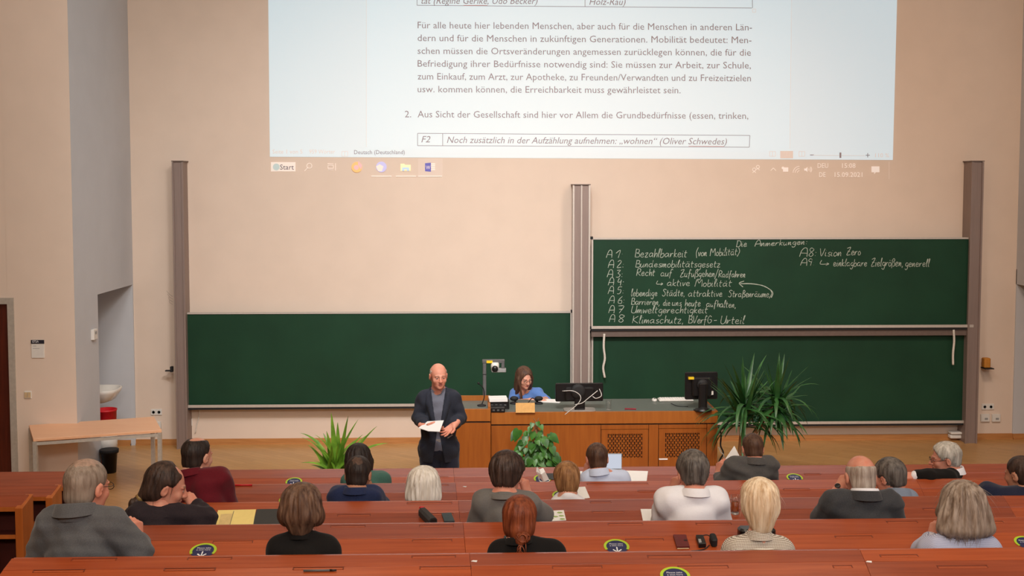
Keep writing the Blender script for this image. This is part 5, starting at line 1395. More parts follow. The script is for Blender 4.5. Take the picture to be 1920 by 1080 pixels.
# ------------------------------------------------------------------ hair
def hair_field(style, h, ears=True):
    Fd = Field((-.24, -.22, -.30), (.24, .17, .19), h)
    def cap(dx=0, z=.036): Fd.ell((0, -.014, z), (.0815 + dx, .1015 + dx, .0905 + dx), None, .01)
    def front(y0=.045, k=.62, z0=.03): Fd.cut((0, y0, z0), (0, 1, -k), .01)
    def earcut():
        for s in (-1, 1): Fd.sub((s * .092, .006, -.008), (.03, .03, .036), None, .01)
    if style in ('crop', 'thin_crown', 'bald_crown', 'receding', 'ring'):
        cap(-.003 if style in ('ring',) else 0); Fd.ell((0, -.045, -.03), (.067, .060, .062), None, .02)
        front({'receding': .0, 'ring': .012, 'bald_crown': .02}.get(style, .045))
        if style != 'ring': earcut()
        else:
            for s in (-1, 1): Fd.sub((s * .094, .0, -.012), (.022, .024, .034), None, .006)
        Fd.cut((0, 0, -.078), (0, 0, -1), .008)
        if style == 'bald_crown': Fd.sub((0.004, -.005, .150), (.056, .095, .062), None, .008)
        if style == 'ring': Fd.sub((0, -.004, .116), (.088, .112, .094), None, .008)
        if style == 'receding': Fd.sub((0, .05, .14), (.07, .08, .07), None, .012)
    elif style == 'full':          # fuller short hair
        cap(.009, .042); Fd.ell((0, -.052, -.022), (.068, .060, .066), None, .025); front(.05); earcut(); Fd.sub((.09, -.04, -.07), (.04, .06, .045), None, .02); Fd.sub((-.09, -.04, -.07), (.04, .06, .045), None, .02); Fd.cut((0, 0, -.078), (0, -.3, -1), .01)
    elif style == 'side_part':
        cap(.006, .04); Fd.ell((0, -.05, -.02), (.076, .064, .07), None, .02); Fd.ell((-.02, .06, .095), (.05, .04, .03), None, .03); front(.055); earcut(); Fd.cut((0, 0, -.08), (0, 0, -1), .01)
    elif style == 'bob_round':     # dark brown, curled in at the neck
        Fd.ell((0, -.02, .035), (.108, .118, .102), None, .02); Fd.ell((0, -.035, -.035), (.122, .108, .078), None, .04)
        for s in (-1, 1): Fd.ell((s * .085, .01, -.055), (.042, .055, .05), None, .03)
        Fd.ell((0, -.06, -.10), (.062, .055, .055), None, .03); front(.055, .5, .02); Fd.cut((0, 0, -.145), (0, 0, -1), .01)
    elif style == 'bob_white':
        Fd.ell((0, -.02, .03), (.100, .115, .098), None, .02); Fd.ell((0, -.03, -.06), (.118, .100, .09), None, .05); front(.055, .45, .02); Fd.cut((0, 0, -.128), (0, 0, -1), .014)
    elif style == 'bowl':          # short golden brown
        Fd.ell((0, -.016, .036), (.093, .110, .100), None, .02); Fd.ell((0, -.045, -.04), (.078, .072, .075), None, .04); front(.055, .5, .02); Fd.cut((0, 0, -.105), (0, 0, -1), .015)
        for s in (-1, 1): Fd.sub((s * .1, .03, -.04), (.03, .03, .04), None, .01)
    elif style == 'blonde':        # layered, tapering into the neck
        Fd.ell((0, -.022, .038), (.101, .114, .108), None, .02); Fd.ell((0, -.035, -.03), (.094, .090, .085), None, .04); Fd.ell((0, -.055, -.10), (.062, .055, .07), None, .04); front(.055, .45, .02); Fd.cut((0, 0, -.155), (0, 0, -1), .015)
    elif style == 'bushy':
        Fd.ell((0, -.015, .035), (.105, .115, .100), None, .02); Fd.ell((0, -.025, -.05), (.145, .112, .085), None, .06); Fd.ell((0, -.035, -.12), (.158, .108, .06), None, .06); front(.06, .4, .02); Fd.cut((0, 0, -.165), (0, 0, -1), .02)
    elif style == 'bun':
        cap(.012, .04); Fd.ell((0, -.045, -.035), (.085, .075, .075), None, .03); Fd.cone((0, -.07, -.05), (0, -.075, -.11), .045, .02, .03); front(.05); earcut(); Fd.cut((0, 0, -.14), (0, 0, -1), .01)
    elif style == 'tail':
        cap(.008, .038); Fd.ell((0, -.055, -.03), (.074, .065, .062), None, .03); Fd.cone((0, -.09, -.055), (0, -.118, -.082), .035, .02, .02); Fd.sub((0, .075, .12), (.06, .07, .06), None, .012); front(.035); earcut(); Fd.cut((0, .0, -.10), (0, 0, -1), .01)
    elif style == 'long':
        cap(.012, .038); Fd.ell((0, -.045, -.05), (.092, .08, .11), None, .04); Fd.ell((0, -.06, -.15), (.085, .05, .10), None, .05)
        for s in (-1, 1): Fd.cone((s * .078, .02, .0), (s * .075, .015, -.2), .03, .028, .03)
        Fd.sub((0, .09, -.02), (.064, .075, .10), None, .01); front(.075, .35, .02)
    return Fd
def hair_mesh(style, h=.006, amp=.004, seed=1, strands=0, ln=.06, sw=.0016, freq=34, fray=.35):
    P, Q = hair_field(style, h).mesh()
    c = np.array((0, -.02, .03)); d = P - c; r = np.random.default_rng(seed)
    az = np.arctan2(d[:, 0], d[:, 1]); zz = d[:, 2]
    n = d / np.maximum(np.linalg.norm(d, axis=1), 1e-6)[:, None]
    w_ = np.zeros(len(P))
    for k in range(6):
        f = freq * r.uniform(.45, 1.7); w_ += np.sin(az * f + zz * r.uniform(-30, 30) + r.uniform(0, 6.3))
    w_ += 1.2 * np.sin(az * 5 + zz * 18 + seed)
    fall = np.clip(1 - np.abs(n[:, 2]) ** 3, .1, 1)
    P = P + n * (amp * w_ * .4 * fall)[:, None]
    if strands:
        sel = r.choice(len(P), strands); V = []; Fq = []
        base = len(P)
        for si in sel:
            p = P[si].copy(); nn = n[si]; crown = np.array((0, -.05, .13)); t = p - crown
            t = t - nn * (t @ nn); t = t / (np.linalg.norm(t) + 1e-6); t = t + np.array((0, 0, -.55)); t = t - nn * (t @ nn) * .8; t /= np.linalg.norm(t) + 1e-6
            t = t + nn * r.uniform(-.05, fray) + r.normal(size=3) * .14; t /= np.linalg.norm(t)
            L = ln * r.uniform(.5, 1.3); sd = np.cross(t, nn); sd /= np.linalg.norm(sd) + 1e-6
            p = p - nn * .003; row = []
            for k in range(5):
                ww = sw * (1 - k / 4.4); row.append((p - sd * ww, p + sd * ww)); p = p + t * L / 4; t = t + np.array((0, 0, -.12)) - nn * .06
            b = base + len(V)
            for a_, b_ in row: V += [a_, b_]
            for k in range(4): Fq.append((b + 2 * k, b + 2 * k + 1, b + 2 * k + 3, b + 2 * k + 2))
        P = np.concatenate([P, np.array(V)]); Q = np.concatenate([Q, np.array(Fq)])
    return P, Q

# ------------------------------------------------------------------ hands
def hand_mesh(wrist, d, nrm, thumb_side, curl=(.5, .5, .55, .6), thumb=.5, sc=1.0, spread=.12, h=.0036):
    """d points from the wrist to the knuckles, nrm out of the back of the hand, thumb_side = +1 when the thumb lies on d x nrm."""
    d = Vector(d).normalized(); nrm = Vector(nrm); nrm = (nrm - d * nrm.dot(d)).normalized(); s = d.cross(nrm) * thumb_side   # towards the thumb
    w_ = Vector(wrist)
    def pt(a, b, c): return w_ + (d * a + s * b + nrm * c) * sc
    prim = []
    kn = [(.088, .030, .004), (.092, .010, .007), (.087, -.010, .005), (.078, -.028, .0)]
    ln = [(.042, .025, .020), (.046, .028, .021), (.042, .026, .020), (.033, .020, .018)]
    for k in range(4):
        prim.append((pt(-.02, kn[k][1] * .45, 0), pt(*kn[k]), .019 * sc, .0125 * sc, .016))
        p = pt(*kn[k]); a = 0
        lat = kn[k][1] * spread / .03 * 1.0
        for j in range(3):
            a += curl[k] * (1.0, 1.25, .8)[j]
            v = (d * math.cos(a) - nrm * math.sin(a) + s * lat * math.cos(a)).normalized(); q = p + v * ln[k][j] * sc
            prim.append((p, q, (.0098 - .0009 * j) * sc, (.0090 - .0010 * j) * sc, .004)); p = q
    b = pt(.022, .024, -.006); v1 = (d * .62 + s * .75 - nrm * (.2 + .3 * thumb)).normalized(); q1 = b + v1 * .045 * sc
    v2 = (d * .9 + s * (.45 - .6 * thumb) - nrm * (.2 + .4 * thumb)).normalized(); q2 = q1 + v2 * .033 * sc; v3 = (d * 1.0 + s * (.1 - .7 * thumb) - nrm * (.2 + .5 * thumb)).normalized(); q3 = q2 + v3 * .025 * sc
    prim += [(pt(.0, .01, -.003), b, .018 * sc, .015 * sc, .012), (b, q1, .0145 * sc, .0115 * sc, .01), (q1, q2, .011 * sc, .010 * sc, .004), (q2, q3, .010 * sc, .0085 * sc, .004)]
    prim.append((pt(-.05, 0, 0), pt(.0, 0, 0), .026 * sc, .025 * sc, .015))
    A = np.array([list(p[0]) for p in prim] + [list(p[1]) for p in prim])
    Fd = Field(A.min(0) - .04, A.max(0) + .04, h)
    for p in prim: Fd.cone(p[0], p[1], p[2], p[3], p[4])
    return Fd.mesh()

# ------------------------------------------------------------------ whole figures
def frame_of(sL, sR, hip, nb):
    c = (sL + sR) / 2; up = (nb - hip).normalized(); right = sR - sL; right = (right - up * right.dot(up)).normalized(); fwd = up.cross(right)
    return c, right, fwd, up, Matrix((right, fwd, up)).transposed()
def person(label, head, hs=1.0, hrot=(0, 0, 0), sL=None, sR=None, hip=None, arms=None, skin='fair', hair=None, clothes=(), female=False, seat=True, knees=None, hh=.005,
           handspec=None, facing=0, nb=None, belly=1.0, group=None):
    """head, sL, sR ... world points; L is the figure's own left."""
    head = Vector(head); Rh = Matrix.Rotation(R(facing), 3, 'Z') @ Matrix.Rotation(R(hrot[0]), 3, 'Z') @ Matrix.Rotation(R(hrot[1]), 3, 'X') @ Matrix.Rotation(R(hrot[2]), 3, 'Y')
    if nb is None: nb = head + Rh @ Vector((0, -.054, -.102)) * hs
    sL, sR = Vector(sL), Vector(sR)
    fw0 = Matrix.Rotation(R(facing), 3, 'Z') @ Vector((0, 1, 0))
    c0 = (sL + sR) / 2
    if hip is None: hip = c0 - fw0 * .10 + Vector((0, 0, -.50))
    hip = Vector(hip)
    c, right, fwd, up, Rt = frame_of(sL, sR, hip, nb)
    W = (sR - sL).length / 2; g = (.92 if female else 1.0) * (.4 + .6 * hs)
    root = empty('person', (hip.x, hip.y, 0), label, 'person', group)
    # arms: (elbow, wrist)
    rt = {'L': -1, 'R': 1}; J = {}
    for k, s in (('L', sL), ('R', sR)):
        a = (arms or {}).get(k)
        if a is None:
            el = s + right * rt[k] * .05 + fwd * .10 - Vector((0, 0, .25)); wr = el - right * rt[k] * .12 + fwd * .22 + Vector((0, 0, .03))
            a = (el, wr)
        J[k] = (s, Vector(a[0]), Vector(a[1]))
    hw = .085
    if knees is None:
        kn = {k: hip + right * rt[k] * .1 + fw0 * .40 + Vector((0, 0, .0)) for k in 'LR'}
        an = {k: kn[k] + fw0 * -.02 + Vector((0, 0, -.43)) for k in 'LR'}
    else: kn, an = knees
    def torso(Fd, o, arm_f=(1, 1), leg=True, trap=True, hemz=None):
        Fd.ell(c - up * .16 + fwd * .005, (W * .93 * g + o, (.118 + o) * belly, .20), Rt, .04)
        Fd.ell(c - up * .055 - fwd * .01, (W * .88 + o, .088 + o, .095), Rt, .04)
        Fd.ell(c.lerp(hip, .66) + fwd * .02 * belly, ((.148 * g + o) * (.5 + .5 * belly), (.112 + o) * belly, .18), Rt, .05)
        Fd.ell(hip, (.168 + o, .125 + o, .125), Rt, .05)
        for k, s in (('L', sL), ('R', sR)):
            b = c + right * rt[k] * W * .35 - up * .02
            Fd.cone(b, s, .068 * g + o, .060 * g + o, .035)
            if trap: Fd.cone(nb + right * rt[k] * .018 - fwd * .012 + up * (.01 - o), s + up * .012, .043 * g + o * .6, .044 * g + o, .035)
            e_, w_ = J[k][1], J[k][2]; f = arm_f[0 if k == 'L' else 1]
            fu = min(1, f * 2); Fd.cone(s, s.lerp(e_, fu), .058 * g + o, (.058 - .012 * fu) * g + o, .02)
            if f > .5: fl = (f - .5) * 2; Fd.cone(e_, e_.lerp(w_, fl), .046 * g + o, (.046 - .016 * fl) * g + o, .015)
        if leg:
            for k in 'LR':
                h0 = hip + right * rt[k] * .09
                Fd.cone(h0, kn[k], .088 + o, .062 + o, .04); Fd.cone(kn[k], an[k], .06 + o, .045 + o, .02)
        return Fd
    pts = [sL, sR, hip, nb] + [q for k in 'LR' for q in J[k][1:]]
    lo = np.array([min(p[i] for p in pts) for i in range(3)]) - .2; hi = np.array([max(p[i] for p in pts) for i in range(3)]) + .16
    lp = [kn[k] for k in 'LR'] + [an[k] for k in 'LR']
    lo2 = np.minimum(lo, np.array([min(p[i] for p in lp) for i in range(3)]) - .15); hi2 = np.maximum(hi, np.array([max(p[i] for p in lp) for i in range(3)]) + .15)
    # ---- the body: torso, arms, legs, feet; head and hands in finer meshes of the same object
    Fd = Field(lo2, hi2, .011); torso(Fd, 0)
    for k in 'LR':
        Fd.cone(J[k][1].lerp(J[k][2], .9), J[k][2], .031 * g, .027 * g, .01)
        Fd.cone(an[k] - Vector((0, 0, .03)), an[k] + fw0 * .15 - Vector((0, 0, .045)), .042, .028, .02)
    Fd.cone(nb - up * .04, nb + (head - nb) * .35, .058 * g, .052 * g, .03)
    Vs, Qs, Ms = [], [], []
    P, Q = Fd.mesh(); Vs.append(P); Qs.append(Q); Ms.append(np.zeros(len(Q), dtype=np.int32))
    Hp, Hq = head_field(hh, female).mesh()
    Cf = Hp[Hq].mean(1); Ms.append(head_mats(Cf))
    A = np.array(Rh); Hw = (Hp * hs) @ A.T + np.array(head); Qs.append(Hq + sum(len(v) for v in Vs)); Vs.append(Hw)
    hsps = handspec or {}
    for k in 'LR':
        sp = hsps.get(k)
        e_, w_ = J[k][1], J[k][2]; dd = (w_ - e_).normalized()
        if sp is None: sp = dict(d=dd, n=Vector((0, 0, 1)) if abs(dd.z) < .8 else -fwd, curl=(.35, .4, .45, .5), h=.005)
        d_ = Vector(sp.get('d', dd)); n_ = Vector(sp.get('n', (0, 0, 1)))
        # thumb side: chosen so that a left and a right hand mirror each other
        ts = sp.get('ts', 1 if k == 'L' else -1)
        P, Q = hand_mesh(w_, d_, n_, ts, sp.get('curl', (.3,) * 4), sp.get('thumb', .4), sp.get('sc', 1.0) * (.92 if female else 1), sp.get('spread', .1), sp.get('h', .0038))
        Qs.append(Q + sum(len(v) for v in Vs)); Vs.append(P); Ms.append(np.zeros(len(Q), dtype=np.int32))
    body = link_mesh('body', np.concatenate(Vs), np.concatenate(Qs), [SK[skin], M['eyew'], M['iris'], M['lips'], M['brow']], root, True, np.concatenate(Ms))
    # ---- clothes
    out = dict(root=root, body=body, c=c, right=right, fwd=fwd, up=up, Rt=Rt, nb=nb, head=head, Rh=Rh, hs=hs, J=J, hip=hip, W=W)
    for cl in clothes:
        kind = cl['kind']; m_ = cl['mat']
        if kind in ('jacket', 'shirt', 'top'):
            o = cl.get('off', .018 if kind == 'jacket' else .010); lg = cl.get('sleeve', (.93, .93))
            Fd = Field(lo, hi + np.array((0, 0, .02)), cl.get('h', .009)); torso(Fd, o, lg, leg=False)
            if cl.get('skirt'): Fd.cone(hip, hip + up * -cl['skirt'], .0, .0, .01); Fd.ell(hip - up * cl['skirt'] * .4, (.168 + o, .128 + o, .19), Rt, .05)
            if kind == 'jacket':
                for k, s in (('L', sL), ('R', sR)): Fd.ell(s + right * rt[k] * .006 - up * .012, (.056, .066, .05), Rt, .03)
            Fd.wrinkle(cl.get('wr', .0048), cl.get('wl', .085), cl.get('seed', 3), (1, 1, 1.8))
            nr = .066 * (.93 if female else 1) * max(hs, 1); Fd.sub(nb + up * (.092 + cl.get('neck', .0)) + fwd * (.016 + cl.get('scoop', .0)), (nr, nr, .095), Rt, .008)
            hz = hip - up * cl.get('hem', .06); Fd.cut(hz, -up, .006)
            if cl.get('open'):     # V shaped opening of a jacket, from the neck down the front
                for sgn in (1,):
                    X, Y, Z = Fd.co((slice(None),) * 3)
                    dx = (X - nb.x) * right.x + (Y - nb.y) * right.y + (Z - nb.z) * right.z; dz = (X - nb.x) * up.x + (Y - nb.y) * up.y + (Z - nb.z) * up.z; dy = (X - nb.x) * fwd.x + (Y - nb.y) * fwd.y + (Z - nb.z) * fwd.z
                    top, bot, wd, bw = cl['open']
                    half = bw + (wd - bw) * np.clip((dz - bot) / (top - bot), 0, 1.4)
                    if cl.get('tails'): half = np.where(dz < bot, bw + (bot - dz) * cl['tails'], half)
                    slot = np.maximum(np.abs(dx) - half, -(dy - cl.get('depth', .02)))
                    Fd.v = np.maximum(Fd.v, -slot).astype(np.float32)
            P, Q = Fd.mesh(); ob = link_mesh(cl.get('name', kind), P, Q, m_, root, True); out[kind] = ob
        elif kind == 'trousers':
            lo3 = np.minimum(lo2, np.array(hip) - .3); Fd = Field(lo2, np.maximum(np.array(hip) + .18, np.array([max(p[i] for p in lp + [hip]) for i in range(3)]) + .2), cl.get('h', .013))
            o = .014; Fd.ell(hip, (.17 + o, .125 + o, .13), Rt, .05)
            for k in 'LR':
                h0 = hip + right * rt[k] * .09; Fd.cone(h0, kn[k], .092 + o, .068 + o, .03); Fd.cone(kn[k], an[k], .068 + o, .062 + o, .02)
            Fd.wrinkle(.003, .12, 5); Fd.cut(hip + up * .10, up, .006)
            P, Q = Fd.mesh(); link_mesh('trousers', P, Q, m_, root, True)
        elif kind == 'shoes':
            for k in 'LR':
                a = an[k]; Fd = Field(npv(a) - .22, npv(a) + .26, .01)
                Fd.cone(a - Vector((0, 0, .03)), a - Vector((0, 0, .04)), .05, .05); Fd.cone(a - Vector((0, 0, .045)) - fw0 * .03, a + fw0 * .17 - Vector((0, 0, .052)), .048, .038, .03); Fd.cut((a.x, a.y, max(a.z - .092, .001)), (0, 0, -1))
                P, Q = Fd.mesh(); link_mesh('shoe', P, Q, m_, root, True)
        elif kind == 'collar':
            rx = cl.get('r', .066) * hs * (.93 if female else 1); hgt = cl.get('hgt', .038) * hs; a0 = cl.get('gap', 28)
            mb = MB(); N = 36; V = []
            for k in range(N + 1):
                a = R(90 + a0 + (360 - 2 * a0) * k / N); back = .5 - .5 * math.sin(a)
                ca, sa = math.cos(a), math.sin(a)
                for (rr, z) in ((rx + .020 + .008 * back, .000 - .004 * back), (rx + .014 + .004 * back, .014 + .008 * back), (rx + .008, hgt * (.35 + .65 * back) + .008), (rx + .004, hgt * (.4 + .6 * back) + .012), (rx, hgt * (.35 + .65 * back) + .006), (rx, -.03)):
                    V.append(nb + right * rr * ca * cl.get('wx', 1) + fwd * (rr * sa - .004) + up * (z + cl.get('z', 0)))
            mb._add(V, [(k * 6 + j, k * 6 + j + 1, (k + 1) * 6 + j + 1, (k + 1) * 6 + j) for k in range(N) for j in range(5)])
            mb.build(cl.get('name', 'collar'), m_, root, True)
        elif kind == 'cuff':
            e_, w_ = J[cl['side']][1], J[cl['side']][2]; p0 = e_.lerp(w_, cl.get('t0', .9)); p1 = e_.lerp(w_, cl.get('t1', 1.0)); r_ = cl.get('r', .038)
            MB().tube([p0, p0.lerp(p1, .5), p1], r_, 14).build(cl.get('name', 'cuff'), m_, root, True)
        elif kind == 'watch':
            e_, w_ = J[cl['side']][1], J[cl['side']][2]; dd = (w_ - e_).normalized(); p0 = w_ - dd * .012
            w1 = MB().tube([p0, p0 + dd * .024], .0325, 16).build(cl.get('name', 'wrist_watch'), m_, root, True)
            nn = Vector(cl.get('face', (0, -1, 0))); nn = (nn - dd * nn.dot(dd)).normalized()
            cpt = p0 + dd * .012 + nn * .031; MB().lathe([(.018, 0), (.018, .007), (.015, .009), (.001, .009)], cpt, 18, nn.to_track_quat('Z', 'Y').to_matrix()).build('watch_case', M['black'] if not cl.get('steel') else M['steel'], w1, True)
        elif kind == 'glasses':
            mb = MB()
            def hp(v): return head + Rh @ (Vector(v) * hs)
            for s in (-1, 1):
                ring = [hp((s * .033 + .022 * math.cos(a), .106, .0 + .016 * math.sin(a))) for a in np.linspace(0, 2 * math.pi, 17)]
                mb.tube(ring, .0018, 6, cap=False); mb.tube([hp((s * .055, .104, .004)), hp((s * .079, .06, .006)), hp((s * .082, -.01, .012)), hp((s * .08, -.022, .0))], .0018, 6)
            mb.tube([hp((-.012, .107, .003)), hp((.012, .107, .003))], .0018, 6); mb.build('glasses', m_, root, True)
    if hair:
        hm = dict(hair); style = hm.pop('style'); m_ = hm.pop('mat'); extra = hm.pop('extra', None); patch = hm.pop('patch', None)
        P, Q = hair_mesh(style, **hm)
        mi = None
        if patch:
            pc, pr, pm = patch; cf = P[Q].mean(1); mi = ((((cf - np.array(pc)) / np.array(pr)) ** 2).sum(1) + .35 * np.sin(cf[:, 0] * 190) * np.sin(cf[:, 1] * 170) < 1).astype(np.int32); mlist = [m_, pm]
        ho = link_mesh('hair', (P * hs) @ A.T + np.array(head), Q, mlist if patch else m_, root, True, mi)
        def hp(v): return head + Rh @ (Vector(v) * hs)
        if extra == 'bun':
            mb = MB(); rr_ = random.Random(4); cb = Vector((.022, -.118, -.075))
            Fb = Field(npv(cb) - .1, npv(cb) + .1, .005); Fb.ell(cb, (.040, .026, .032)); Fb.ell(cb + Vector((-.012, -.012, -.016)), (.026, .022, .026)); Fb.wrinkle(.003, .02, 3)
            P2, Q2 = Fb.mesh(); b_ = link_mesh('hair_bun', (P2 * hs) @ A.T + np.array(head), Q2, m_, root, True)
            for k in range(26):
                a = rr_.uniform(0, 6.28); t0 = cb + Vector((.036 * math.cos(a), -.018 + rr_.uniform(-.01, .01), .030 * math.sin(a)))
                mb.tube([hp(q) for q in catmull([t0, cb + Vector((.02 * math.cos(a + 1.2), -.036, .02 * math.sin(a + 1.2))), cb + Vector((.034 * math.cos(a + 2.3), -.022, .030 * math.sin(a + 2.3)))], 4)], .004, 5, r2=.002)
            for k in range(9):
                mb.tube([hp(q) for q in catmull([cb + Vector((rr_.uniform(-.03, .02), -.02, -.02)), cb + Vector((rr_.uniform(-.03, .02), -.03, -.06)), cb + Vector((rr_.uniform(-.04, .03), -.02, -.095))], 4)], .004, 5, r2=.001)
            mb.build('bun_strands', m_, b_, True)
        if extra == 'tail':
            Ft = Field((-.1, -.22, -.3), (.1, .0, .0), .005); Ft.cone((0, -.112, -.078), (.0, -.135, -.115), .02, .024); Ft.cone((0, -.135, -.115), (-.004, -.130, -.20), .024, .012); Ft.wrinkle(.003, .02, 3, (1, 1, .2))
            P2, Q2 = Ft.mesh(); link_mesh('ponytail', (P2 * hs) @ A.T + np.array(head), Q2, m_, root, True)
            MB().tube([hp((0, -.108, -.074)), hp((0, -.122, -.088))], .024 * hs, 14).build('hair_tie', mat('gold_hair_tie', RGB(150, 120, 70), .5), root, True)
        if extra == 'front_lock':
            mb = MB()
            for k in range(14):
                x0 = .062 + .002 * (k % 5); mb.tube([hp(q) for q in catmull([(x0, .045 - .004 * (k % 4), .03), (x0 + .012, .06, -.05), (x0 - .012 + .004 * (k % 3), .07, -.15), (.03 + .006 * (k % 6), .075, -.235)], 5)], .010, 6, r2=.003)
            mb.build('front_lock', m_, root, True)
    return out

FAB = {
 'tweed': fabric('grey_tweed', RGB(90, 90, 92), .16, 260), 'charcoal': fabric('charcoal_suiting', RGB(62, 62, 64), .2), 'greysuit': fabric('grey_suiting', RGB(84, 82, 80), .2),
 'black': fabric('black_cloth', RGB(22, 19, 18), .2, sheen=.05), 'navy': fabric('navy_cotton', RGB(40, 50, 84), .15), 'maroon': fabric('maroon_cotton', RGB(100, 20, 32), .15), 'blazer': fabric('dark_plum_blazer', RGB(46, 38, 42), .2, sheen=.05),
 'greytee': fabric('grey_jersey', RGB(112, 108, 104), .1), 'white': fabric('white_shirt_cloth', RGB(240, 238, 242), .03), 'lblue': fabric('light_blue_shirt_cloth', RGB(208, 220, 244), .04), 'teal': fabric('sea_green_knit', RGB(70, 108, 96), .12),
 'check': fabric('brown_white_check_cloth', RGB(226, 216, 202), .05, pattern='check', col2=RGB(128, 110, 92), freq=210), 'stripe': fabric('blue_white_pattern_cloth', RGB(214, 216, 230), .05, pattern='stripe', col2=RGB(120, 124, 160), freq=95),
 'bluegrey': fabric('blue_grey_shirt_cloth', RGB(132, 142, 158), .08), 'suit': fabric('dark_blue_grey_suiting', RGB(44, 47, 57), .18, sheen=.04), 'shirtgrey': fabric('grey_blue_shirt_cloth', RGB(104, 106, 118), .1), 'jeans': fabric('dark_navy_trousers', RGB(36, 38, 52), .2),
 'blue': fabric('mid_blue_blouse_cloth', RGB(92, 128, 190), .1), 'darknavy': fabric('dark_navy_cloth', RGB(34, 38, 58), .2),
}
HM = {
 'grey_brown': hairmat('grey_brown_hair', RGB(118, 100, 86), RGB(158, 142, 128)), 'dark': hairmat('dark_brown_hair', RGB(42, 30, 26), RGB(82, 62, 52)), 'black_brown': hairmat('black_brown_hair', RGB(34, 26, 24), RGB(60, 48, 42)), 'white': hairmat('white_hair', RGB(216, 206, 192), RGB(252, 246, 236)),
 'golden': hairmat('golden_brown_hair', RGB(112, 74, 44), RGB(182, 134, 88)), 'chestnut': hairmat('chestnut_hair', RGB(68, 46, 36), RGB(122, 92, 72)), 'ginger': hairmat('ginger_hair', RGB(92, 40, 22), RGB(146, 74, 42)), 'blonde': hairmat('blonde_hair', RGB(204, 170, 132), RGB(248, 228, 198)),
 'ash': hairmat('ash_grey_hair', RGB(112, 92, 76), RGB(172, 154, 138)), 'salt': hairmat('salt_pepper_hair', RGB(64, 56, 52), RGB(124, 116, 108)), 'silver': hairmat('silver_hair', RGB(150, 144, 132), RGB(214, 208, 196)), 'brown': hairmat('brown_hair', RGB(66, 44, 34), RGB(104, 76, 58)), 'thin': hairmat('thinning_grey_hair', RGB(148, 124, 108), RGB(182, 150, 132)), 'thin2': hairmat('thinning_dark_hair', RGB(70, 53, 45), RGB(108, 82, 68)), 'thin3': hairmat('thinning_brown_hair', RGB(62, 47, 42), RGB(98, 78, 68)),
 'stubble': hairmat('grey_stubble_hair', RGB(150, 132, 118), RGB(196, 182, 168)),
}
YRW = [r['Y'] - .70 for r in ROW]              # torso plane of the people behind row i
def PX(i, x, y, dy=0): return at(x, y, YRW[i] + dy)
# ================================================================== the audience, row by row
def aud(i, label, hx, hy, L, Rr, hs=1.0, hrot=(0, -10, 0), dyh=.06, facing=0, arms=None, **kw):
    def q(p): return PX(i, *p)
    a = None
    if arms: a = {k: (q(v[0]), q(v[1])) for k, v in arms.items()}
    sL, sR = q(L), q(Rr)
    fw0 = Matrix.Rotation(R(facing), 3, 'Z') @ Vector((0, 1, 0)); c0 = (sL + sR) / 2
    hip = Vector((c0.x, c0.y, 0)) - fw0 * .07; hip.z = max(c0.z - .47, ROW[i]['fl'] + .42)
    return person(label, q((hx, hy, dyh)), hs, hrot, sL, sR, hip, a, facing=facing, **kw)
def H(style, m, **k): return dict(style=style, mat=HM[m], **k)
TR = dict(kind='trousers', mat=FAB['jeans'])
def C(kind, fab, **k): return dict(kind=kind, mat=FAB[fab], **k)
FIST = (.9, 1.0, 1.1, 1.2); SOFT = (.35, .42, .5, .58); CURL = (.6, .7, .8, .9)

# ---- front row
aud(0, 'person with long dark hair in a sea green top, hidden behind the man in navy', 672, 865, (656, 905), (717, 900), 1.04, (-5, -8, 0), hair=H('long', 'black_brown', seed=3, strands=120), clothes=(C('top', 'teal'), TR), female=True)
aud(0, 'man with cropped brown hair in a light blue shirt behind the laptop', 1119, 861, (1106, 900), (1164, 900), 1.04, (6, -10, 0), arms={'L': ((1082, 913, .24), (1097, 891, .20))}, skin='ruddy',
    hair=H('crop', 'brown', amp=.0015, seed=2), clothes=(C('shirt', 'lblue', sleeve=(.62, .9)), C('collar', 'lblue', r=.064), dict(kind='watch', side='L', mat=M['steel'], steel=True), TR),
    handspec={'L': dict(d=(.28, .1, 1), n=(-.9, -.4, .2), curl=FIST)})
aud(0, 'man with brown hair in a grey suit reading a white sheet beside the yucca', 1411, 842, (1375, 877), (1441, 874), 1.0, (0, -12, 0), arms={'L': ((1354, 908, .03), (1347, 890, .17))}, skin='ruddy',
    hair=H('crop', 'brown', amp=.002, seed=5), clothes=(C('jacket', 'greysuit', seed=8, sleeve=(.8, .93)), C('collar', 'greysuit', r=.07, name='jacket_collar'), TR), handspec={'L': dict(d=(.22, .3, 1), n=(-.8, -.5, .1), curl=CURL, thumb=.9)})
p = PX(0, 1368, 868, .30)
q4 = [PX(0, 1351, 886, .22), PX(0, 1355, 868, .26), PX(0, 1377, 836, .32), PX(0, 1391, 864, .28), PX(0, 1388, 886, .23)]
tag(MB().slab(q4, (0, .002, .001)).build('paper_sheet', M['paper']), 'white sheet held up by the man in the grey suit', 'paper')
aud(0, 'white haired man in a dark suit seen in profile, arm stretched along the desk', 1772, 861, (1775, 900, -.13), (1763, 896, .17), 1.02, (0, -4, 0), .02, 78, skin='ruddy',
    arms={'L': ((1740, 895, -.19), (1712, 893, -.19)), 'R': ((1750, 915, .2), (1730, 912, .3))}, hair=H('full', 'silver', amp=.004, seed=4, strands=150, ln=.04), hh=.0042,
    clothes=(C('jacket', 'black', sleeve=(.82, .9)), C('shirt', 'white', off=.012, sleeve=(.9, .9)), C('collar', 'white', r=.064, gap=20), dict(kind='cuff', side='L', mat=FAB['white'], t0=.62, t1=.96, r=.043), dict(kind='glasses', mat=M['black']), TR),
    handspec={'L': dict(d=(-1, .05, -.02), n=(0, -.5, .8), curl=SOFT)})
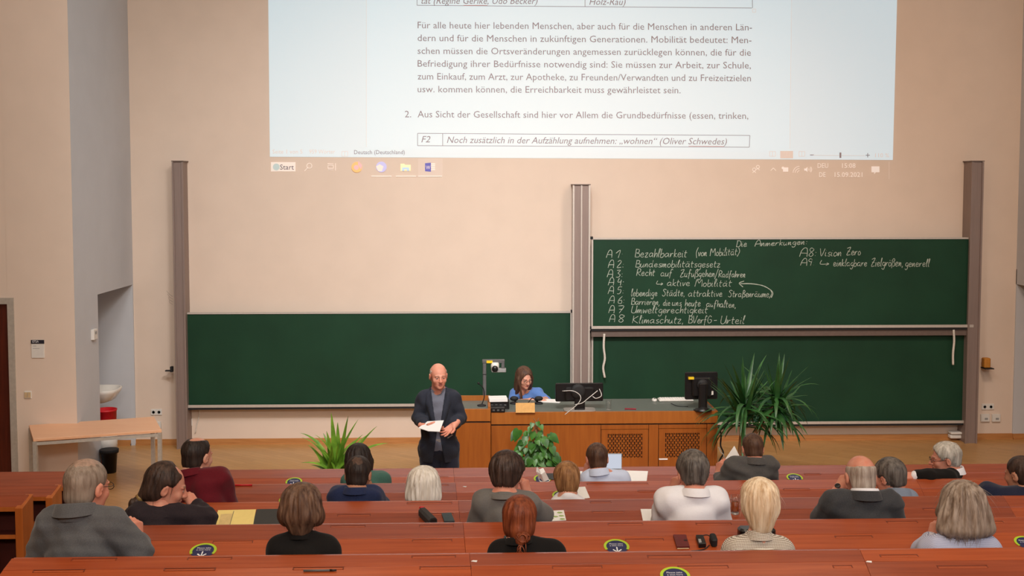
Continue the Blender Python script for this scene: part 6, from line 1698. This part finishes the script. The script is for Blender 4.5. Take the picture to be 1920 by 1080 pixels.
# ---- second row
aud(1, 'balding man in a maroon shirt at the left end of the second row', 370, 856, (358, 902), (412, 900), 1.10, (-28, -6, 0), skin='fair', hair=H('bald_crown', 'black_brown', amp=.0018, seed=6),
    clothes=(C('shirt', 'maroon', off=.018), C('collar', 'maroon', r=.066, hgt=.03), TR))
aud(1, 'man with short dark hair in a navy shirt, hand at his chin', 672, 891, (637, 932), (697, 932), 1.08, (-8, -12, 0), arms={'R': ((716, 950, .20), (697, 925, .24))}, skin='tan',
    hair=H('crop', 'black_brown', amp=.0018, seed=7, patch=((.012, -.085, .098), (.032, .03, .034), HM['thin2'])), clothes=(C('shirt', 'navy', off=.016, sleeve=(.7, .5)), C('collar', 'navy', r=.068, hgt=.03), TR), handspec={'R': dict(d=(-.4, .15, 1), n=(.8, -.4, .2), curl=FIST)})
aud(1, 'person with a white chin length bob, only the hair showing', 794, 909, (765, 965), (822, 965), 1.08, (0, -6, 0), hair=H('bob_white', 'white', amp=.006, seed=8, strands=420, ln=.07, freq=22), clothes=(C('top', 'black'), TR), female=True)
aud(1, 'person with short golden brown hair in a pale top', 1063, 899, (1046, 950), (1083, 950), .97, (0, -8, 0), hair=H('bowl', 'golden', amp=.0045, seed=9, strands=320, ln=.05, freq=24), clothes=(C('top', 'white', sleeve=(.9, .9)), TR), female=True)
aud(1, 'man with short brown hair in a blue grey shirt, seated before the bald man', 1668, 896, (1650, 940), (1702, 938), 1.06, (34, -8, 0), skin='ruddy', hair=H('full', 'salt', amp=.003, seed=10, strands=60, ln=.03), clothes=(C('shirt', 'bluegrey'), C('collar', 'bluegrey', r=.066), TR))
aud(1, 'man with dark hair in navy clothes, cut by the right photo edge', 1914, 890, (1888, 935), (1948, 935), 1.08, (30, -8, 0), skin='tan', arms={'L': ((1850, 923, .02), (1868, 940, .18))}, hair=H('crop', 'dark', amp=.003, seed=11), clothes=(C('shirt', 'darknavy', off=.022), TR))
# ---- third row
aud(2, 'man with a dark ponytail in a dark blazer leaning on his right elbow', 311, 913, (262, 970, .0), (318, 966, .08), 1.16, (-58, -16, 0), .10, -12, skin='ruddy', arms={'R': ((384, 974, .14), (369, 951, .25)), 'L': ((250, 1010, .1), (290, 1010, .3))},
    hair=H('tail', 'dark', amp=.0022, seed=12, strands=60, extra='tail'), nb=PX(2, 296, 962, .05), clothes=(C('jacket', 'blazer', off=.024, seed=5), C('collar', 'blazer', r=.068, hgt=.02, z=-.008, name='jacket_collar'), dict(kind='cuff', side='R', mat=FAB['white'], t0=.86, t1=1.0, r=.037), TR), hh=.0045,
    handspec={'R': dict(d=(-.62, .1, .75), n=(.5, -.7, .5), curl=(.3, .5, .7, .8), thumb=.7), 'L': None})
aud(2, 'man with tousled dark brown hair in a grey t-shirt, hand at his ear', 950, 892, (909, 944), (990, 948), 1.13, (-12, -10, 0), skin='ruddy', arms={'R': ((1021, 968, .14), (989, 928, .26)), 'L': ((888, 1005, .10), (905, 1005, .34))},
    hair=H('full', 'dark', patch=((-.004, -.10, .092), (.026, .03, .03), HM['thin3']), amp=.006, seed=13, strands=160, ln=.03, freq=22), clothes=(C('shirt', 'greytee', off=.014, sleeve=(.46, .46), wr=.003), C('collar', 'greytee', r=.064, hgt=.012, gap=5, name='neckband'), TR), handspec={'R': dict(d=(-.25, .0, 1), n=(.7, -.7, .1), curl=FIST)})
aud(2, 'man with greying dark hair in a white shirt, watch on his left wrist', 1299, 889, (1253, 940), (1341, 940), 1.10, (0, -10, 0), skin='ruddy', arms={'L': ((1240, 976, .12), (1261, 924, .28)), 'R': ((1354, 992, .08), (1340, 1000, .34))},
    hair=H('full', 'salt', amp=.004, seed=14, strands=100, ln=.03), clothes=(C('shirt', 'white', off=.020, wr=.0045, sleeve=(.9, .9)), C('collar', 'white', r=.068, hgt=.03), dict(kind='watch', side='L', mat=M['black'], face=(-.5, -1, .1)), TR), handspec={'L': dict(d=(.28, .1, 1), n=(-.9, -.5, .1), curl=FIST)})
o14 = aud(2, 'bald man with a white hair fringe in a grey jacket, left hand raised', 1613, 895, (1564, 945), (1666, 943), 1.13, (0, -10, 0), skin='ruddy', arms={'L': ((1540, 972, .14), (1572, 917, .26)), 'R': ((1686, 1000, .06), (1670, 1000, .34))},
    hair=H('ring', 'stubble', amp=.002, seed=15), clothes=(C('jacket', 'charcoal', sleeve=(.72, .93), seed=9, wr=.004), C('collar', 'charcoal', r=.074, name='jacket_collar'), C('collar', 'white', r=.066, hgt=.044, z=.008, name='shirt_collar'), dict(kind='cuff', side='L', mat=FAB['bluegrey'], t0=.60, t1=.84, r=.043), dict(kind='watch', side='L', mat=M['black_m'], face=(-.6, -.7, .2)), TR),
    handspec={'L': dict(d=(.55, .2, .75), n=(-.6, -.5, .5), curl=CURL)})
p = PX(2, 1588, 921, .3)
e = empty('tissue', p, 'crumpled white tissue held before the bald man, with a lime green tip', 'tissue')
Fb = Field(npv(p) - .07, npv(p) + .07, .005); Fb.ell(p, (.030, .022, .026)); Fb.ell(p + Vector((.016, 0, .012)), (.02, .018, .018)); Fb.wrinkle(.005, .03, 4)
P_, Q_ = Fb.mesh(); link_mesh('paper_ball', P_, Q_, M['paper'], e, True); MB().ball(PX(2, 1583, 928, .29), (.012, .01, .012)).build('lime_tip', M['lime'], e, True)
# ---- fourth row
aud(3, 'man with cropped grey hair and glasses in a tweed grey jacket', 163, 914, (100, 986), (207, 986), 1.19, (-24, -8, 0), skin='ruddy', arms={'R': ((258, 1036, .02), (258, 1012, .13)), 'L': ((72, 1060, .06), (110, 1070, .3))},
    hair=H('crop', 'grey_brown', amp=.0012, seed=16, patch=((.004, -.025, .125), (.055, .075, .045), HM['thin'])), clothes=(C('jacket', 'tweed', off=.026, seed=11, wr=.0045, sleeve=(.93, .86)), C('collar', 'tweed', r=.076, hgt=.044, name='jacket_collar'), dict(kind='glasses', mat=M['black']), TR), belly=1.15,
    handspec={'R': dict(d=(-.1, .1, 1), n=(.8, -.6, .1), curl=FIST)})
aud(3, 'woman with a dark brown chin length bob in a black jacket', 566, 950, (527, 1032), (610, 1032), .96, (0, -6, 0), skin='fair', hair=H('bob_round', 'chestnut', amp=.006, seed=17, strands=420, ln=.05, freq=20), female=True,
    clothes=(C('jacket', 'black', off=.02, wr=.002), C('collar', 'black', r=.064, hgt=.035, z=-.012, name='jacket_collar'), TR), nb=PX(3, 566, 1002, .03))
aud(3, 'woman with ginger hair tied in a bun, in a black top', 974, 976, (940, 1040), (1034, 1038), .97, (-4, -10, 0), skin='fair', hair=H('bun', 'ginger', amp=.0025, seed=18, strands=160, ln=.05, extra='bun'), female=True, clothes=(C('jacket', 'black', off=.016, wr=.002), C('collar', 'black', r=.062, hgt=.02, name='jacket_collar'), TR))
aud(3, 'woman with short layered blonde hair in a brown and white checked blouse', 1423, 943, (1380, 1034), (1462, 1034), .97, (0, -6, 0), skin='fair', hair=H('blonde', 'blonde', amp=.0055, seed=19, strands=520, ln=.06, freq=20), female=True,
    clothes=(C('shirt', 'check', off=.018, wr=.002), C('collar', 'check', r=.064, hgt=.036, z=.0, gap=10), TR), nb=PX(3, 1422, 1008, .02))
aud(3, 'woman with bushy ash grey shoulder length hair in a blue patterned blouse', 1803, 946, (1751, 1034), (1848, 1032), 1.0, (6, -6, 0), skin='ruddy', arms={'L': ((1733, 1032, .12), (1747, 1010, .22))}, hair=H('bushy', 'ash', amp=.007, seed=20, strands=900, ln=.10, sw=.0014, freq=20, fray=.5), female=True,
    clothes=(C('shirt', 'stripe', off=.022, wr=.003), C('collar', 'stripe', r=.066, hgt=.04, gap=12), TR), nb=PX(3, 1805, 1003, .02), handspec={'L': dict(d=(.35, .1, 1), n=(-.8, -.5, .2), curl=CURL)})

# ================================================================== the speaker
YSP = 10.5
def S(x, y, dy=0): return at(x, y, YSP + dy)
hip = S(823, 838); hip.z = .93
kn = {'R': Vector((S(804, 0).x, YSP - .02, .50)), 'L': Vector((S(841, 0).x, YSP - .02, .50))}
an = {'R': Vector((S(803, 0).x, YSP + .02, .09)), 'L': Vector((S(843, 0).x, YSP + .02, .09))}
sp = person('balding man in a dark suit standing before the lectern with papers in hand', S(822, 705.5, -.03), 1.0, (14, -4, 0), S(849, 748), S(797, 748), hip,
    {'R': (S(785, 783, .0), S(798, 799, -.24)), 'L': (S(862, 783, .0), S(851, 797, -.22))}, skin='ruddy', facing=180, hh=.0036, knees=(kn, an),
    hair=H('ring', 'stubble', h=.004, amp=.0015, seed=21), nb=S(822, 733, .02),
    clothes=(C('trousers', 'jeans', h=.010), dict(kind='shoes', mat=M['black']), C('shirt', 'shirtgrey', off=.015, sleeve=(.9, .9), h=.008, hem=.02),
             C('jacket', 'suit', off=.020, sleeve=(.92, .92), scoop=.015, hem=.13, skirt=.16, open=(.03, -.36, .068, .010), tails=.16, depth=.0, h=.007, wr=.004), C('collar', 'shirtgrey', r=.062, hgt=.035, gap=14), C('collar', 'suit', r=.076, hgt=.036, gap=60, name='jacket_collar')),
    handspec={'R': dict(d=(.85, -.35, -.12), n=(.05, -.25, -1), curl=(.15, .18, .22, .26), thumb=.9), 'L': dict(d=(-.62, -.5, -.42), n=(.1, .55, -.85), curl=(.18, .22, .28, .34), thumb=.0, spread=.25)})
# lapels lie on the jacket front
from mathutils.bvhtree import BVHTree
jk = sp['jacket']; bw = WL[jk.name]
bv = BVHTree.FromPolygons([v.co + bw for v in jk.data.vertices], [tuple(p.vertices) for p in jk.data.polygons])
nbp, rgt, fwd_, up_ = sp['nb'], sp['right'], sp['fwd'], sp['up']
def onj(dx, dz, off=.006):
    o = nbp + rgt * dx + up_ * dz + fwd_ * .6
    h_ = bv.ray_cast(o, -fwd_)
    return (h_[0] + fwd_ * off) if h_[0] is not None else (nbp + rgt * dx + up_ * dz + fwd_ * .12)
for s in (-1, 1):
    rows = []
    for t in np.linspace(0, 1, 12):
        dz = -.005 - .345 * t; xi = .070 - .056 * t + .004; wdt = .062 * (1 - t) ** .7 + .012 if t > .25 else .035 + .10 * t
        xo = xi + max(wdt, .006); rows.append((onj(s * xi, dz), onj(s * (xi + xo) / 2, dz, .010), onj(s * xo, dz)))
    V = [q for r_ in rows for q in r_]; mb = MB()
    mb._add(V, [(i * 3 + j, i * 3 + j + 1, (i + 1) * 3 + j + 1, (i + 1) * 3 + j) for i in range(11) for j in range(2)])
    o = mb.build('lapel', FAB['suit'], sp['root'], True); sd = o.modifiers.new('solid', 'SOLIDIFY'); sd.thickness = .006; sd.offset = 0
q = onj(-.11, -.40, .004); MB().slab([q + rgt * .03 + up_ * -.02, q + rgt * -.02 + up_ * .01, q + rgt * -.03 + up_ * .004, q + rgt * .02 + up_ * -.028], fwd_ * .003).build('pen_clip', M['steel'], sp['root'])
q = hip + up_ * .09 + fwd_ * .16; MB().tube([hip + up_ * .085 + rgt * (.158 * math.cos(a)) + fwd_ * (.122 * math.sin(a)) for a in np.linspace(0, 2 * math.pi, 25)], .014, 8).build('belt', M['black'], sp['root'], True)
MB().box(hip + up_ * .085 + fwd_ * .138, (.04, .012, .03)).build('belt_buckle', M['steel'], sp['root'])
w_ = sp['J']['R'][2]
qa, qb, qc = S(784.5, 802, -.28), S(832, 788, -.33), S(824.5, 809, -.50)
qn = (qb - qa).cross(qc - qa).normalized()
q4 = [qa, hit(801, 790, qa, qn), qb, qc, hit(803, 808, qa, qn)]
tag(MB().slab(q4, (0, 0, -.004)).build('paper_sheet', M['paper']), 'white sheets held in the right hand of the standing speaker', 'paper')

# ================================================================== the woman at the counter
YW2 = 13.52
def S2(x, y, dy=0): return at(x, y, YW2 + dy)
hip = Vector((S2(986, 0).x, YW2 + .22, .47))
person('woman with long brown hair and glasses in a blue blouse seated behind the counter', S2(983, 709, -.10), 1.04, (24, -14, 0), S2(1008, 739), S2(966, 739), hip,
    {'R': (S2(961, 756, -.12), S2(1000, 750.5, -.33)), 'L': (S2(1024, 750, -.10), S2(1016, 749, -.36))}, skin='fair', facing=180, hh=.0036, female=True, hair=H('long', 'brown', h=.005, amp=.003, seed=22, strands=120, extra='front_lock'), nb=S2(985, 732, .0),
    clothes=(C('shirt', 'blue', off=.012, sleeve=(.5, .5), scoop=.03), C('collar', 'blue', r=.062, hgt=.03, gap=40), dict(kind='glasses', mat=M['black']), TR), handspec={'R': dict(d=(1, -.3, -.05), n=(0, -.2, 1), curl=SOFT), 'L': dict(d=(.3, -1, -.05), n=(0, -.1, 1), curl=SOFT)})
# her chair
cb = Vector((hip.x, YW2 + .26, 0))
e = empty('office_chair', cb, 'dark office chair under the woman behind the counter', 'chair')
MB().rbox(cb + Vector((0, 0, .31)), (.46, .44, .07), .05).build('seat', M['black_m'], e); MB().tube([cb + Vector((0, 0, .05)), cb + Vector((0, 0, .28))], .03, 12).build('column', M['steel'], e, True)
for k in range(5):
    a = R(72 * k); MB().tube([cb + Vector((0, 0, .07)), cb + Vector((.27 * math.cos(a), .27 * math.sin(a), .035))], .02, 8).build('leg', M['black_m'], e, True)
MB().rbox(cb + Vector((0, .25, .62)), (.4, .34, .05), .05, Matrix.Rotation(R(90), 3, 'X')).build('backrest', M['black_m'], e)
MB().tube([cb + Vector((0, .18, .31)), cb + Vector((0, .27, .33)), cb + Vector((0, .28, .5))], .02, 8).build('back_bar', M['black_m'], e, True)
# benches the audience sits on, one for every row
for i in range(4):
    r = ROW[i]; yb_ = YRW[i]
    e = empty('bench', ((AX + XEND) / 2, yb_, r['fl']), ('front row', 'second row', 'third row', 'fourth row')[i] + ' bench plank, behind the %s row desk' % ('front', 'second', 'third', 'fourth')[i], 'bench')
    MB().span((AX + .05, yb_ - .17, r['fl'] + .22), (XEND - .05, yb_ + .17, r['fl'] + .25)).build('seat_plank', M['desk3'], e, bevel=.005)
    for k in range(6):
        x = AX + .1 + (XEND - AX - .2) * k / 5; MB().span((x - .02, yb_ - .12, r['fl']), (x + .02, yb_ + .12, r['fl'] + .22)).build('support', M['black_m'], e)
